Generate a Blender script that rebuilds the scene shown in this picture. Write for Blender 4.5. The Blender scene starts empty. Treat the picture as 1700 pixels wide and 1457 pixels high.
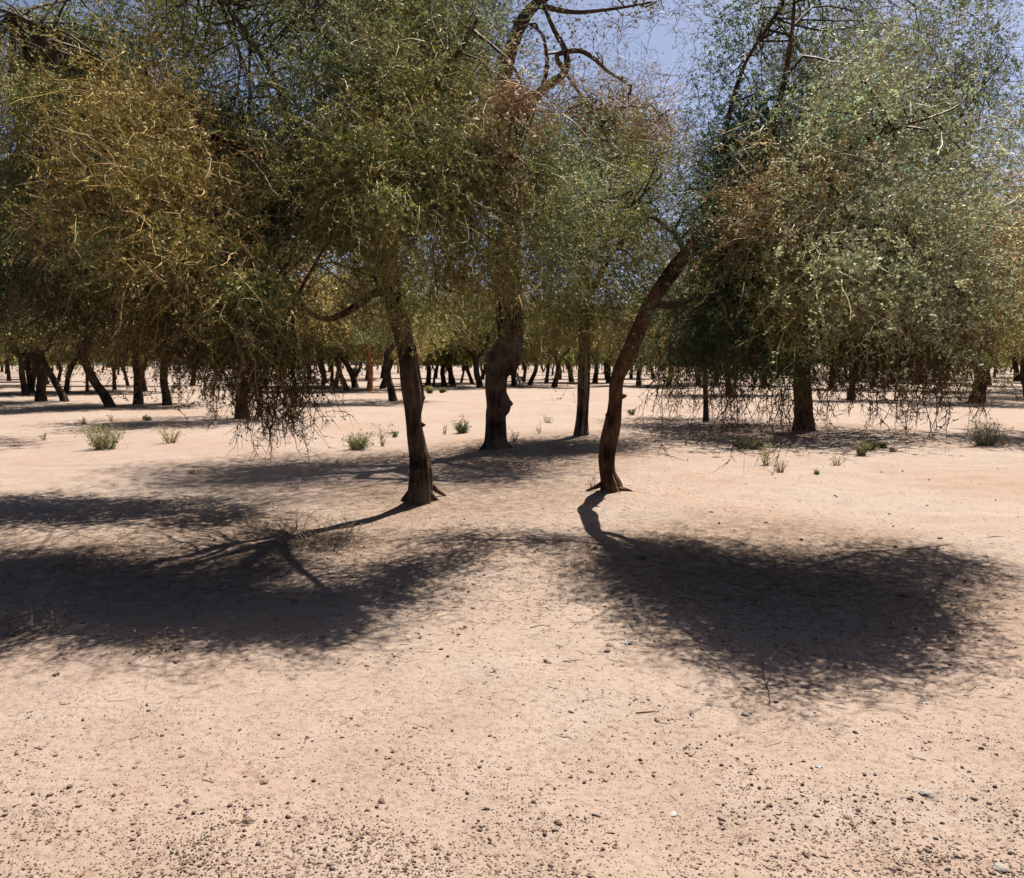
import bpy, math, random
import numpy as np

# ------------------------------------------------------------------ camera, light
scene = bpy.context.scene
W, H = 1700.0, 1457.0
FPX = 1350.0            # focal length in photograph pixels
HOR = 606.0             # horizon row
CAMZ = 1.6
PITCH = math.atan((H / 2 - HOR) / FPX)

cam_data = bpy.data.cameras.new("camera")
cam = bpy.data.objects.new("camera", cam_data)
scene.collection.objects.link(cam)
cam.location = (0, 0, CAMZ)
cam.rotation_euler = (math.pi / 2 - PITCH, 0, 0)
cam_data.sensor_width = 36
cam_data.sensor_fit = 'HORIZONTAL'
cam_data.lens = 36 * FPX / W
cam_data.clip_start = 0.05
cam_data.clip_end = 4000
scene.camera = cam

SUN = np.array([0.30, 0.46, 1.0])          # towards the sun
SUN_EL = math.atan2(SUN[2], math.hypot(SUN[0], SUN[1]))
SUN_AZ = math.atan2(SUN[0], SUN[1])        # clockwise from +Y

world = bpy.data.worlds.new("World")
scene.world = world
world.use_nodes = True
wn = world.node_tree.nodes
wl = world.node_tree.links
bg = wn["Background"]
sky = wn.new("ShaderNodeTexSky")
sky.sky_type = 'NISHITA'
sky.sun_disc = False
sky.sun_elevation = SUN_EL
sky.sun_rotation = SUN_AZ
sky.air_density = 0.42
sky.dust_density = 1.5
sky.ozone_density = 1.0
bg.inputs[1].default_value = 0.052
wl.new(sky.outputs[0], bg.inputs[0])

sl = bpy.data.lights.new("sun", 'SUN')
sl.energy = 5.0
sl.angle = math.radians(0.53)
sl.color = (1.0, 0.93, 0.83)
so = bpy.data.objects.new("sun", sl)
scene.collection.objects.link(so)
from mathutils import Vector
so.rotation_euler = Vector(SUN).to_track_quat('Z', 'Y').to_euler()
so.location = (6, 12, 30)

scene.view_settings.view_transform = 'Standard'
scene.view_settings.look = 'None'
scene.view_settings.gamma = 1.0
scene.view_settings.exposure = 1.75
scene.view_settings.use_curve_mapping = False
scene.render.engine = 'CYCLES'
scene.cycles.max_bounces = 6
scene.cycles.diffuse_bounces = 1
scene.cycles.transmission_bounces = 3
scene.cycles.glossy_bounces = 2

rng = np.random.default_rng(7)
random.seed(7)

# ------------------------------------------------------------------ helpers
CP, SP = math.cos(PITCH), math.sin(PITCH)

def ray(px, py):
    dx = (px - W / 2) / FPX
    dy = (H / 2 - py) / FPX
    return np.array([dx, CP + dy * SP, -SP + dy * CP])

def at(px, py, D):
    """world point seen at pixel (px,py) at ground distance D in front of the camera"""
    r = ray(px, py)
    return np.array([0, 0, CAMZ]) + r * (D / r[1])

def gp(px, py):
    """ground point under a pixel"""
    r = ray(px, py)
    p = np.array([0, 0, CAMZ]) + r * (CAMZ / -r[2])
    p[2] = ground_h(p[0], p[1])
    return p

_wr = np.random.default_rng(99)
_gw = [(math.cos(a) * k, math.sin(a) * k, ph, amp) for a, k, ph, amp in
       [(_wr.uniform(0, 6.28), _wr.uniform(0.5, 1.0), _wr.uniform(0, 6.28), 0.016) for _ in range(5)] +
       [(_wr.uniform(0, 6.28), _wr.uniform(1.8, 3.6), _wr.uniform(0, 6.28), 0.006) for _ in range(8)] +
       [(_wr.uniform(0, 6.28), _wr.uniform(6, 14), _wr.uniform(0, 6.28), 0.0022) for _ in range(12)]]

def _flat(px, py):
    r = ray(px, py)
    return r[0] * CAMZ / -r[2], r[1] * CAMZ / -r[2]
MOUNDS = [(*_flat(1016, 827), .05, .34), (*_flat(698, 838), .06, .38), (*_flat(823, 748), .07, .6), (*_flat(966, 727), .05, .45)]

def ground_h(x, y):
    z = 0.0
    for mx, my, mh, mr in MOUNDS:
        z = z + mh * np.exp(-((x - mx) ** 2 + (y - my) ** 2) / (mr * mr))
    for kx, ky, ph, a in _gw:
        z = z + a * np.sin(kx * x + ky * y + ph)
    return z

def vnoise(x, y, seed=0):
    """cheap smooth 2-D value noise, 0..1"""
    xi = np.floor(x).astype(np.int64); yi = np.floor(y).astype(np.int64)
    fx = x - xi; fy = y - yi
    fx = fx * fx * (3 - 2 * fx); fy = fy * fy * (3 - 2 * fy)
    def hsh(a, b):
        v = np.sin(a * 127.1 + b * 311.7 + seed * 74.7) * 43758.5453
        return v - np.floor(v)
    return (hsh(xi, yi) * (1 - fx) + hsh(xi + 1, yi) * fx) * (1 - fy) + (hsh(xi, yi + 1) * (1 - fx) + hsh(xi + 1, yi + 1) * fx) * fy

def nrm(v):
    return v / (np.linalg.norm(v, axis=-1, keepdims=True) + 1e-9)

def mesh_from(name, verts, quads=None, tris=None, col=None, smooth=False):
    me = bpy.data.meshes.new(name)
    nq = 0 if quads is None else len(quads)
    nt = 0 if tris is None else len(tris)
    me.vertices.add(len(verts))
    me.vertices.foreach_set('co', np.asarray(verts, np.float32).ravel())
    idx = []
    if nq: idx.append(np.asarray(quads, np.int32).ravel())
    if nt: idx.append(np.asarray(tris, np.int32).ravel())
    idx = np.concatenate(idx)
    me.loops.add(len(idx))
    me.loops.foreach_set('vertex_index', idx)
    me.polygons.add(nq + nt)
    starts = np.concatenate([np.arange(nq) * 4, nq * 4 + np.arange(nt) * 3]).astype(np.int32)
    me.polygons.foreach_set('loop_start', starts)
    if smooth:
        me.polygons.foreach_set('use_smooth', np.ones(nq + nt, bool))
    if col is not None:
        at_ = me.attributes.new('col', 'FLOAT_COLOR', 'POINT')
        at_.data.foreach_set('color', np.asarray(col, np.float32).ravel())
    me.update()
    return me

class Soup:
    """collects vertices / quads / tris with colours (alpha = leaf flag)"""
    def __init__(self):
        self.v, self.q, self.t, self.c, self.n = [], [], [], [], 0
    def add(self, v, q=None, t=None, c=None):
        v = np.asarray(v, float).reshape(-1, 3)
        if q is not None and len(q): self.q.append(np.asarray(q) + self.n)
        if t is not None and len(t): self.t.append(np.asarray(t) + self.n)
        if c is None: c = (0.1, 0.08, 0.05, 0)
        c = np.asarray(c, float)
        self.c.append(np.broadcast_to(c, (len(v), 4)) if c.ndim == 1 else c)
        self.v.append(v); self.n += len(v)
    def mesh(self, name, smooth=False):
        return mesh_from(name, np.concatenate(self.v), np.concatenate(self.q) if self.q else None,
                         np.concatenate(self.t) if self.t else None, np.concatenate(self.c), smooth)

def link(name, data, mat=None, parent=None):
    o = bpy.data.objects.new(name, data)
    scene.collection.objects.link(o)
    if mat is not None and data is not None and not data.materials:
        data.materials.append(mat)
    if parent is not None: o.parent = parent
    return o

def tag(o, label=None, cat=None, group=None, kind=None):
    if label: o['label'] = label
    if cat: o['category'] = cat
    if group: o['group'] = group
    if kind: o['kind'] = kind
    return o

def thing(name, loc, label, cat, group=None):
    o = bpy.data.objects.new(name, None)
    o.empty_display_size = 0.2
    scene.collection.objects.link(o)
    o.location = loc
    return tag(o, label, cat, group)

def catmull(P, n):
    P = np.asarray(P, float)
    if len(P) < 3:
        t = np.linspace(0, 1, n)[:, None]
        return P[0] * (1 - t) + P[-1] * t
    Q = np.vstack([2 * P[0] - P[1], P, 2 * P[-1] - P[-2]])
    out = []
    for u in np.linspace(0, len(P) - 1 - 1e-6, n):
        i = int(u); f = u - i
        a, b, c, d = Q[i], Q[i + 1], Q[i + 2], Q[i + 3]
        out.append(0.5 * ((2 * b) + (-a + c) * f + (2 * a - 5 * b + 4 * c - d) * f * f + (-a + 3 * b - 3 * c + d) * f ** 3))
    return np.array(out)

def tube(soup, pts, radii, sides=10, rings=20, col=(0.1, 0.08, 0.05, 0), flute=0.0, knob=0.0, seed=0, cap=True, wob=0.0):
    """lofted limb through pts with fluted, uneven bark"""
    PR = np.hstack([np.asarray(pts, float), np.asarray(radii, float)[:, None]])
    C = catmull(PR, rings)
    P, R = C[:, :3], np.maximum(C[:, 3], 0.001)
    r_ = np.random.default_rng(seed)
    if wob:
        P = P + np.cumsum(r_.normal(0, wob, P.shape), 0) * np.linspace(0, 1, rings)[:, None]
    T = nrm(np.gradient(P, axis=0))
    u = np.array([1.0, 0, 0]) if abs(T[0][0]) < 0.8 else np.array([0, 1.0, 0])
    ph = r_.uniform(0, 6.28, 12)
    L = np.concatenate([[0], np.cumsum(np.linalg.norm(np.diff(P, axis=0), axis=1))])
    V = np.zeros((rings, sides, 3))
    th = np.linspace(0, 2 * math.pi, sides, endpoint=False)
    for i in range(rings):
        u = u - T[i] * np.dot(u, T[i]); u = u / np.linalg.norm(u)
        w = np.cross(T[i], u)
        m = np.ones(sides)
        if flute:
            tw = L[i] * 0.5
            m += flute * (0.55 * np.sin(3 * th + ph[0] + tw) + 0.35 * np.sin(5 * th + ph[1] - tw * 1.3) + 0.3 * np.sin(8 * th + ph[2] + tw * 2)
                          + 0.45 * np.abs(np.sin(6.5 * th + ph[3] + 1.2 * np.sin(L[i] * 3 + ph[4]))) - .25)
        if knob:
            m += knob * (np.sin(L[i] * 7 + ph[5] + 2 * np.sin(th + ph[6])) * 0.5 + np.sin(L[i] * 15 + ph[7] + 3 * np.sin(2 * th + ph[8])) * 0.3)
        V[i] = P[i] + (R[i] * m)[:, None] * (np.cos(th)[:, None] * u + np.sin(th)[:, None] * w)
    k = np.arange(sides)
    i = np.arange(rings - 1)[:, None]
    q = np.stack([i * sides + k, i * sides + (k + 1) % sides, (i + 1) * sides + (k + 1) % sides, (i + 1) * sides + k], -1).reshape(-1, 4)
    v = V.reshape(-1, 3)
    t = None
    if cap:
        v = np.vstack([v, P[-1] + T[-1] * R[-1] * 0.5])
        b = (rings - 1) * sides
        t = np.stack([b + k, b + (k + 1) % sides, np.full(sides, rings * sides)], -1)
    soup.add(v, q, t, col)
    return P

# ------------------------------------------------------------------ foliage generator
def twigs(soup, P0, D0, L, R, col, lcol, nseg=5, zig=0.38, droop=0.12, ntl=8, nlf=18, tl_len=(0.04, 0.14),
          leaf=(0.011, 0.024), aspect=0.45, rg=None, tl_r=0.55, flat=False):
    """vectorised zig-zag thorn twigs with side spines and small leaves"""
    N = len(P0)
    if N == 0: return
    d = nrm(D0.copy()); p = P0.copy()
    P = [p]; Ds = []
    for j in range(nseg):
        d = nrm(d + rg.normal(0, zig, (N, 3)) + np.array([0, 0, -1.0]) * np.asarray(droop).reshape(-1, 1))
        p = p + d * (L / nseg)[:, None]
        P.append(p); Ds.append(d)
    P = np.stack(P, 1)                                     # N, nseg+1, 3
    Ds = np.stack(Ds + [Ds[-1]], 1)
    rv = rg.normal(0, 1, (N, 1, 3))
    u = nrm(np.cross(Ds, rv)); w = np.cross(Ds, u)
    taper = np.linspace(1, 0.3, nseg + 1)
    rad = R[:, None] * taper[None]
    cv = np.concatenate([col, np.zeros((N, 1))], 1)
    if flat:
        ring = np.stack([P + rad[:, :, None] * u, P - rad[:, :, None] * u], 2)
        b0 = (np.arange(N) * (nseg + 1) * 2)[:, None] + (np.arange(nseg) * 2)[None, :]
        q = np.stack([b0, b0 + 1, b0 + 3, b0 + 2], -1).reshape(-1, 4)
        soup.add(ring.reshape(-1, 3), q, None, np.repeat(cv, (nseg + 1) * 2, 0))
    else:
        ang = np.array([0, 2.094, 4.189])
        ring = P[:, :, None, :] + rad[:, :, None, None] * (np.cos(ang)[None, None, :, None] * u[:, :, None, :] + np.sin(ang)[None, None, :, None] * w[:, :, None, :])
        k = np.arange(3)
        base = (np.arange(N) * (nseg + 1) * 3)[:, None, None]
        j = (np.arange(nseg) * 3)[None, :, None]
        a = base + j + k; b = base + j + (k + 1) % 3
        q = np.stack([a, b, b + 3, a + 3], -1).reshape(-1, 4)
        soup.add(ring.reshape(-1, 3), q, None, np.repeat(cv, (nseg + 1) * 3, 0))
    # side twiglets / spines
    M = ntl
    if M:
        s = rg.uniform(0.1, nseg, (N, M)); si = np.minimum(s.astype(int), nseg - 1); sf = (s - si)[..., None]
        n_ = np.arange(N)[:, None]
        B = P[n_, si] * (1 - sf) + P[n_, si + 1] * sf
        dd = nrm(Ds[n_, si] * 0.55 + nrm(rg.normal(0, 1, (N, M, 3))))
        ll = rg.uniform(tl_len[0], tl_len[1], (N, M)) * (L[:, None] / 0.7)
        tip = B + dd * ll[..., None]
        uu = nrm(np.cross(dd, rg.normal(0, 1, (N, M, 3)))); ww = np.cross(dd, uu)
        rr = (R[:, None] * tl_r * np.ones((N, M)))[..., None]
        if flat:
            vv = np.stack([B + rr * uu, B - rr * uu, tip], 2)
            soup.add(vv.reshape(-1, 3), None, np.arange(N * M * 3).reshape(-1, 3), np.repeat(cv, M * 3, 0))
        else:
            vv = np.stack([B + rr * uu, B - rr * 0.5 * uu + rr * 0.87 * ww, B - rr * 0.5 * uu - rr * 0.87 * ww, tip], 2)
            o = (np.arange(N * M) * 4)[:, None]
            t = np.concatenate([o + np.array([[0, 1, 3]]), o + np.array([[1, 2, 3]]), o + np.array([[2, 0, 3]])], 0)
            soup.add(vv.reshape(-1, 3), None, t, np.repeat(cv, M * 4, 0))
    if nlf:
        K = nlf
        if M:
            ti = rg.integers(0, M, (N, K)); f = rg.uniform(0.1, 1.0, (N, K, 1))
            n_ = np.arange(N)[:, None]
            LB = B[n_, ti] * (1 - f) + tip[n_, ti] * f
        else:
            s = rg.uniform(0.1, nseg, (N, K)); si = np.minimum(s.astype(int), nseg - 1); sf = (s - si)[..., None]
            n_ = np.arange(N)[:, None]
            LB = P[n_, si] * (1 - sf) + P[n_, si + 1] * sf
        ld = nrm(rg.normal(0, 1, (N, K, 3)) + np.array([0, 0, 0.25]))
        ls = nrm(np.cross(ld, rg.normal(0, 1, (N, K, 3))))
        l = rg.uniform(leaf[0], leaf[1], (N, K, 1)); wd = l * aspect
        lc = np.repeat(lcol[:, None, :], K, 1) * rg.uniform(0.75, 1.25, (N, K, 1))
        lc = np.concatenate([lc, np.ones((N, K, 1))], -1).reshape(-1, 4)
        if flat:
            vv = np.stack([LB - ls * wd * 0.15, LB + ld * l * 0.7 + ls * wd * 0.5, LB + ld * l * 0.9 - ls * wd * 0.45], 2)
            soup.add(vv.reshape(-1, 3), None, np.arange(N * K * 3).reshape(-1, 3), np.repeat(lc, 3, 0))
        else:
            vv = np.stack([LB, LB + ld * l * 0.55 + ls * wd * 0.5, LB + ld * l, LB + ld * l * 0.55 - ls * wd * 0.5], 2)
            q = (np.arange(N * K) * 4)[:, None] + np.array([[0, 1, 2, 3]])
            soup.add(vv.reshape(-1, 3), q, None, np.repeat(lc, 4, 0))

PAL = {  # twig colour, leaf colour
    'gold':  ((0.42, 0.285, 0.09), (0.34, 0.29, 0.09)),
    'olive': ((0.31, 0.23, 0.085), (0.28, 0.30, 0.09)),
    'green': ((0.19, 0.155, 0.075), (0.235, 0.295, 0.12)),
    'grey':  ((0.38, 0.31, 0.16), (0.45, 0.50, 0.28)),
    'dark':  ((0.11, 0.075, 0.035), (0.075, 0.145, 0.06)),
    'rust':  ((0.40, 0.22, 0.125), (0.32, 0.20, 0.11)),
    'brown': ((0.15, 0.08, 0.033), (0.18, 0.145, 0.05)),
    'tan':   ((0.44, 0.29, 0.135), (0.33, 0.26, 0.12)),
}

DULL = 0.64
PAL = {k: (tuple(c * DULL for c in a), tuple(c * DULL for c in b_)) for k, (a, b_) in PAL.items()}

def blob(soup, c, r, nsp, ntw, pal, rg, anchors=None, hang=0.06, tl=(0.22, 0.55), rad=0.0028, leaf=(0.012, 0.030), nlf=18, ntl=7,
         sig=0.17, zmin=None, shell=0.25, nseg=4, cvar=0.28, branch_r=0.011, zig=0.40, core=0.0):
    """one lobe of a crown: sprays of twigs carried by thin branches"""
    c = np.asarray(c, float); r = np.asarray(r, float) * np.ones(3)
    u = nrm(rg.normal(0, 1, (nsp, 3)))
    f = rg.uniform(shell, 1.0, (nsp, 1)) ** 0.7
    S = c + u * r * f
    d = nrm(u * np.array([1, 1, 0.6]) + rg.normal(0, 0.45, (nsp, 3)) + np.array([0, 0, -hang]))
    if zmin is not None:
        S[:, 2] = np.maximum(S[:, 2], zmin + rg.uniform(0.2, 0.5, nsp))
    tc, lc = PAL[pal]
    jit = np.clip(rg.normal(1, cvar, (nsp, 1)), 0.5, 1.7)
    tcs = np.array(tc) * jit * np.clip(rg.normal(1, 0.08, (nsp, 3)), 0.8, 1.2)
    lcs = np.array(lc) * np.clip(jit, 0.7, 1.4) * np.clip(rg.normal(1, 0.08, (nsp, 3)), 0.8, 1.2)
    k = np.repeat(np.arange(nsp), ntw)
    N = len(k)
    P0 = S[k] + rg.normal(0, sig, (N, 3)) * np.array([1, 1, 0.8])
    D0 = d[k] + rg.normal(0, 0.55, (N, 3))
    L = rg.uniform(tl[0], tl[1], N)
    if zmin is not None:
        lim = P0[:, 2] - zmin
        low = lim < L * 0.9
        L = np.where(low, np.maximum(0.18, lim * 0.9), L)
    twigs(soup, P0, D0, L, rg.uniform(0.6, 1.5, N) * rad, tcs[k], lcs[k], rg=rg, zig=zig, droop=np.full(N, hang) + rg.uniform(-0.08, 0.1, N), leaf=leaf, nlf=nlf, ntl=ntl, nseg=nseg, flat=True, aspect=0.6, tl_r=0.7)
    if core:
        nc = int(core * N * 2.0)
        uu = nrm(rg.normal(0, 1, (nc, 3))) * rg.uniform(0, 1, (nc, 1)) ** 0.45 * 0.72
        Q = c + uu * r
        if zmin is not None: Q[:, 2] = np.maximum(Q[:, 2], zmin + .1)
        ld = nrm(rg.normal(0, 1, (nc, 3))); ls = nrm(np.cross(ld, rg.normal(0, 1, (nc, 3))))
        l = rg.uniform(leaf[1] * .9, leaf[1] * 2.0, (nc, 1))
        vv = np.stack([Q - ld * l * .5, Q + ld * l * .5 + ls * l * .35, Q + ld * l * .4 - ls * l * .35], 1)
        lc2 = np.array(lc) * rg.uniform(.7, 1.3, (nc, 1))
        soup.add(vv.reshape(-1, 3), None, np.arange(nc * 3).reshape(-1, 3), np.repeat(np.concatenate([lc2, np.ones((nc, 1))], 1), 3, 0))
    if anchors is not None and len(anchors):
        A = np.asarray(anchors)
        for s in S[::max(2, len(S) // 14)]:
            dist = np.linalg.norm(A - s, axis=1) + rg.uniform(0, 0.8, len(A))
            a = A[np.argmin(dist)]
            m1 = a * 0.62 + s * 0.38 + np.array([0, 0, 0.12]) + rg.normal(0, 0.09, 3)
            m2 = a * 0.28 + s * 0.72 + np.array([0, 0, 0.10]) + rg.normal(0, 0.09, 3)
            br = branch_r * .55 * rg.uniform(0.7, 1.6)
            tube(soup, [a, m1, m2, s], [br * 1.6, br * 1.2, br * 0.8, br * 0.35], sides=4, rings=8, col=(0.045, 0.03, 0.018, 0), cap=False, seed=int(rg.integers(1e6)), wob=0.02)

def strands(soup, starts, L, rg, pal='brown', rad=0.004, nlf=5, ntl=12, droop=0.5):
    """bare whips hanging from the underside of a crown"""
    tc, lc = PAL[pal]
    N = len(starts)
    D0 = np.tile(np.array([0, 0, -1.0]), (N, 1)) + rg.normal(0, 0.5, (N, 3))
    j = np.clip(rg.normal(1, 0.2, (N, 1)), 0.6, 1.5)
    twigs(soup, starts, D0, L, rg.uniform(0.7, 1.4, N) * rad, np.array(tc) * j, np.array(lc) * j, nseg=6, zig=0.36, droop=np.full(N, 0.34), ntl=ntl, nlf=nlf,
          tl_len=(0.06, 0.22), leaf=(0.014, 0.03), tl_r=0.7, rg=rg)

# ------------------------------------------------------------------ materials
def nodes_of(m):
    m.use_nodes = True
    nt = m.node_tree
    return nt, nt.nodes, nt.links, nt.nodes['Principled BSDF']

def mat_foliage():
    m = bpy.data.materials.new("thorn_foliage")
    nt, n, l, p = nodes_of(m)
    a = n.new('ShaderNodeAttribute'); a.attribute_name = 'col'
    l.new(a.outputs['Color'], p.inputs['Base Color'])
    p.inputs['Roughness'].default_value = 0.6
    p.inputs['Specular IOR Level'].default_value = 0.10
    tr = n.new('ShaderNodeBsdfTranslucent')
    l.new(a.outputs['Color'], tr.inputs['Color'])
    mx = n.new('ShaderNodeMixShader')
    mul = n.new('ShaderNodeMath'); mul.operation = 'MULTIPLY'; mul.inputs[1].default_value = 0.22
    l.new(a.outputs['Alpha'], mul.inputs[0])
    l.new(mul.outputs[0], mx.inputs[0])
    l.new(p.outputs[0], mx.inputs[1]); l.new(tr.outputs[0], mx.inputs[2])
    l.new(mx.outputs[0], n['Material Output'].inputs['Surface'])
    return m

def mat_bark(name, c1, c2, scale=1.0):
    m = bpy.data.materials.new(name)
    nt, n, l, p = nodes_of(m)
    tc = n.new('ShaderNodeTexCoord')
    mp = n.new('ShaderNodeMapping'); mp.inputs['Scale'].default_value = (19 * scale, 19 * scale, 3.2 * scale)
    l.new(tc.outputs['Object'], mp.inputs[0])
    no = n.new('ShaderNodeTexNoise'); no.inputs['Scale'].default_value = 1.0; no.inputs['Detail'].default_value = 8; no.inputs['Roughness'].default_value = 0.65
    no.inputs['Distortion'].default_value = 0.6
    l.new(mp.outputs[0], no.inputs['Vector'])
    vo = n.new('ShaderNodeTexVoronoi'); vo.feature = 'DISTANCE_TO_EDGE'; vo.inputs['Scale'].default_value = 0.8
    l.new(mp.outputs[0], vo.inputs['Vector'])
    big = n.new('ShaderNodeTexNoise'); big.inputs['Scale'].default_value = 3.0; big.inputs['Detail'].default_value = 3
    l.new(tc.outputs['Object'], big.inputs['Vector'])
    add = n.new('ShaderNodeMath'); add.operation = 'MULTIPLY_ADD'; add.inputs[1].default_value = 0.6
    l.new(no.outputs['Fac'], add.inputs[0]); l.new(big.outputs['Fac'], add.inputs[2])
    cr = n.new('ShaderNodeValToRGB')
    cr.color_ramp.elements[0].position = 0.62; cr.color_ramp.elements[0].color = (*c1, 1)
    cr.color_ramp.elements[1].position = 0.95; cr.color_ramp.elements[1].color = (*c2, 1)
    l.new(add.outputs[0], cr.inputs[0])
    l.new(cr.outputs[0], p.inputs['Base Color'])
    p.inputs['Roughness'].default_value = 0.9
    p.inputs['Specular IOR Level'].default_value = 0.052
    ma = n.new('ShaderNodeMath'); ma.operation = 'MULTIPLY_ADD'; ma.inputs[1].default_value = 1.4
    sm = n.new('ShaderNodeMath'); sm.operation = 'MINIMUM'; sm.inputs[1].default_value = 0.3
    l.new(vo.outputs['Distance'], sm.inputs[0])
    l.new(sm.outputs[0], ma.inputs[0]); l.new(no.outputs['Fac'], ma.inputs[2])
    b = n.new('ShaderNodeBump'); b.inputs['Strength'].default_value = 1.0; b.inputs['Distance'].default_value = 0.052
    l.new(ma.outputs[0], b.inputs['Height'])
    l.new(b.outputs[0], p.inputs['Normal'])
    return m

def mat_ground():
    m = bpy.data.materials.new("dry_sand")
    nt, n, l, p = nodes_of(m)
    tc = n.new('ShaderNodeTexCoord')
    def noise(s, det=4, rough=0.55, dist=0.0):
        t = n.new('ShaderNodeTexNoise'); t.inputs['Scale'].default_value = s; t.inputs['Detail'].default_value = det
        t.inputs['Roughness'].default_value = rough; t.inputs['Distortion'].default_value = dist
        l.new(tc.outputs['Object'], t.inputs['Vector']); return t
    big, mid, fine, grit = noise(0.33, 4, 0.6, 0.4), noise(2.2, 5, 0.6, 0.3), noise(26, 6, 0.65), noise(140, 3, 0.7)
    r1 = n.new('ShaderNodeValToRGB')
    r1.color_ramp.elements[0].position = 0.36; r1.color_ramp.elements[0].color = (0.178, 0.132, 0.105, 1)
    r1.color_ramp.elements[1].position = 0.60; r1.color_ramp.elements[1].color = (0.187, 0.151, 0.128, 1)
    l.new(big.outputs['Fac'], r1.inputs[0])
    r2 = n.new('ShaderNodeValToRGB')
    r2.color_ramp.elements[0].position = 0.3; r2.color_ramp.elements[0].color = (0.93, 0.90, 0.87, 1)
    r2.color_ramp.elements[1].position = 0.62; r2.color_ramp.elements[1].color = (1.04, 1.03, 1.02, 1)
    l.new(mid.outputs['Fac'], r2.inputs[0])
    r3 = n.new('ShaderNodeValToRGB')
    r3.color_ramp.elements[0].position = 0.28; r3.color_ramp.elements[0].color = (0.68, 0.62, 0.56, 1)
    r3.color_ramp.elements[1].position = 0.52; r3.color_ramp.elements[1].color = (1.03, 1.03, 1.03, 1)
    l.new(fine.outputs['Fac'], r3.inputs[0])
    m1 = n.new('ShaderNodeMix'); m1.data_type = 'RGBA'; m1.blend_type = 'MULTIPLY'; m1.inputs[0].default_value = 1
    l.new(r1.outputs[0], m1.inputs[6]); l.new(r2.outputs[0], m1.inputs[7])
    m2 = n.new('ShaderNodeMix'); m2.data_type = 'RGBA'; m2.blend_type = 'MULTIPLY'; m2.inputs[0].default_value = 1
    l.new(m1.outputs[2], m2.inputs[6]); l.new(r3.outputs[0], m2.inputs[7])
    # dark grit grains, also painting in shadows of small soil lumps, thickest on the stony strip near the track
    vo = n.new('ShaderNodeTexVoronoi'); vo.inputs['Scale'].default_value = 75
    l.new(tc.outputs['Object'], vo.inputs['Vector'])
    sx = n.new('ShaderNodeSeparateXYZ'); l.new(tc.outputs['Object'], sx.inputs[0])
    mr = n.new('ShaderNodeMapRange'); mr.inputs['From Min'].default_value = 2.6; mr.inputs['From Max'].default_value = 6.0
    mr.inputs['To Min'].default_value = 0.36; mr.inputs['To Max'].default_value = 0.16
    l.new(sx.outputs['Y'], mr.inputs['Value'])
    cn = noise(3.1, 3, 0.6)
    cm = n.new('ShaderNodeMath'); cm.operation = 'MULTIPLY_ADD'; cm.inputs[1].default_value = 0.45
    l.new(cn.outputs['Fac'], cm.inputs[0])
    cs = n.new('ShaderNodeMath'); cs.operation = 'SUBTRACT'; cs.inputs[1].default_value = 0.22
    l.new(mr.outputs['Result'], cs.inputs[0]); l.new(cs.outputs[0], cm.inputs[2])
    sc_ = n.new('ShaderNodeSeparateColor'); l.new(vo.outputs['Color'], sc_.inputs[0])
    rad_ = n.new('ShaderNodeMath'); rad_.operation = 'MULTIPLY'
    l.new(cm.outputs[0], rad_.inputs[0]); l.new(sc_.outputs[0], rad_.inputs[1])
    lt = n.new('ShaderNodeMath'); lt.operation = 'LESS_THAN'
    l.new(vo.outputs['Distance'], lt.inputs[0]); l.new(rad_.outputs[0], lt.inputs[1])
    m3 = n.new('ShaderNodeMix'); m3.data_type = 'RGBA'; m3.blend_type = 'MIX'
    l.new(lt.outputs[0], m3.inputs[0]); l.new(m2.outputs[2], m3.inputs[6]); m3.inputs[7].default_value = (0.05, 0.028, 0.018, 1)
    l.new(m3.outputs[2], p.inputs['Base Color'])
    # trodden leaf mould and dung round the trunks and under the crowns, enlarged to paint in deeper shade there
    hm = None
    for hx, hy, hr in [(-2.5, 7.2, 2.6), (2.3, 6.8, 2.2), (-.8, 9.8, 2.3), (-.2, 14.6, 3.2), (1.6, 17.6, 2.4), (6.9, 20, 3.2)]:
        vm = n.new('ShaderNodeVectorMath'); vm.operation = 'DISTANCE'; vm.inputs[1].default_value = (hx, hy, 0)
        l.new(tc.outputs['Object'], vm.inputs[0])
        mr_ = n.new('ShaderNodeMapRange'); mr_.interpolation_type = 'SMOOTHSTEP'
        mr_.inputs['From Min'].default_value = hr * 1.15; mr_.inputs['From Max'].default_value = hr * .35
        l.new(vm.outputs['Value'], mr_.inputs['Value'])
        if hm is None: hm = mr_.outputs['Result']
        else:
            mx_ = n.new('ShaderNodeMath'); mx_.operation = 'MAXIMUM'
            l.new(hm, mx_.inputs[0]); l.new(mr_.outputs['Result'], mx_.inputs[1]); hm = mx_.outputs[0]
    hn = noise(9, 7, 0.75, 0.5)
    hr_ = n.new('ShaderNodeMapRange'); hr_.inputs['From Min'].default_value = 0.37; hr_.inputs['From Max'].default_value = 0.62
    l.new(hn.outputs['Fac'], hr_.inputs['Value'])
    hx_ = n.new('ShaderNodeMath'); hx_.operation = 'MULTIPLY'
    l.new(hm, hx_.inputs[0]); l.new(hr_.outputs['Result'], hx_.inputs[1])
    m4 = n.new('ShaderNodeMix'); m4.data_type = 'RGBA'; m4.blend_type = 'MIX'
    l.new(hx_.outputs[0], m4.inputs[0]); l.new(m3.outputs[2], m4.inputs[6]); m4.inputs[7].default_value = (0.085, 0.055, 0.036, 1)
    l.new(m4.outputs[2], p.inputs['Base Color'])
    p.inputs['Roughness'].default_value = 0.95
    p.inputs['Specular IOR Level'].default_value = 0.1
    b1 = n.new('ShaderNodeBump'); b1.inputs['Strength'].default_value = 0.55; b1.inputs['Distance'].default_value = 0.03
    l.new(fine.outputs['Fac'], b1.inputs['Height'])
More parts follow.
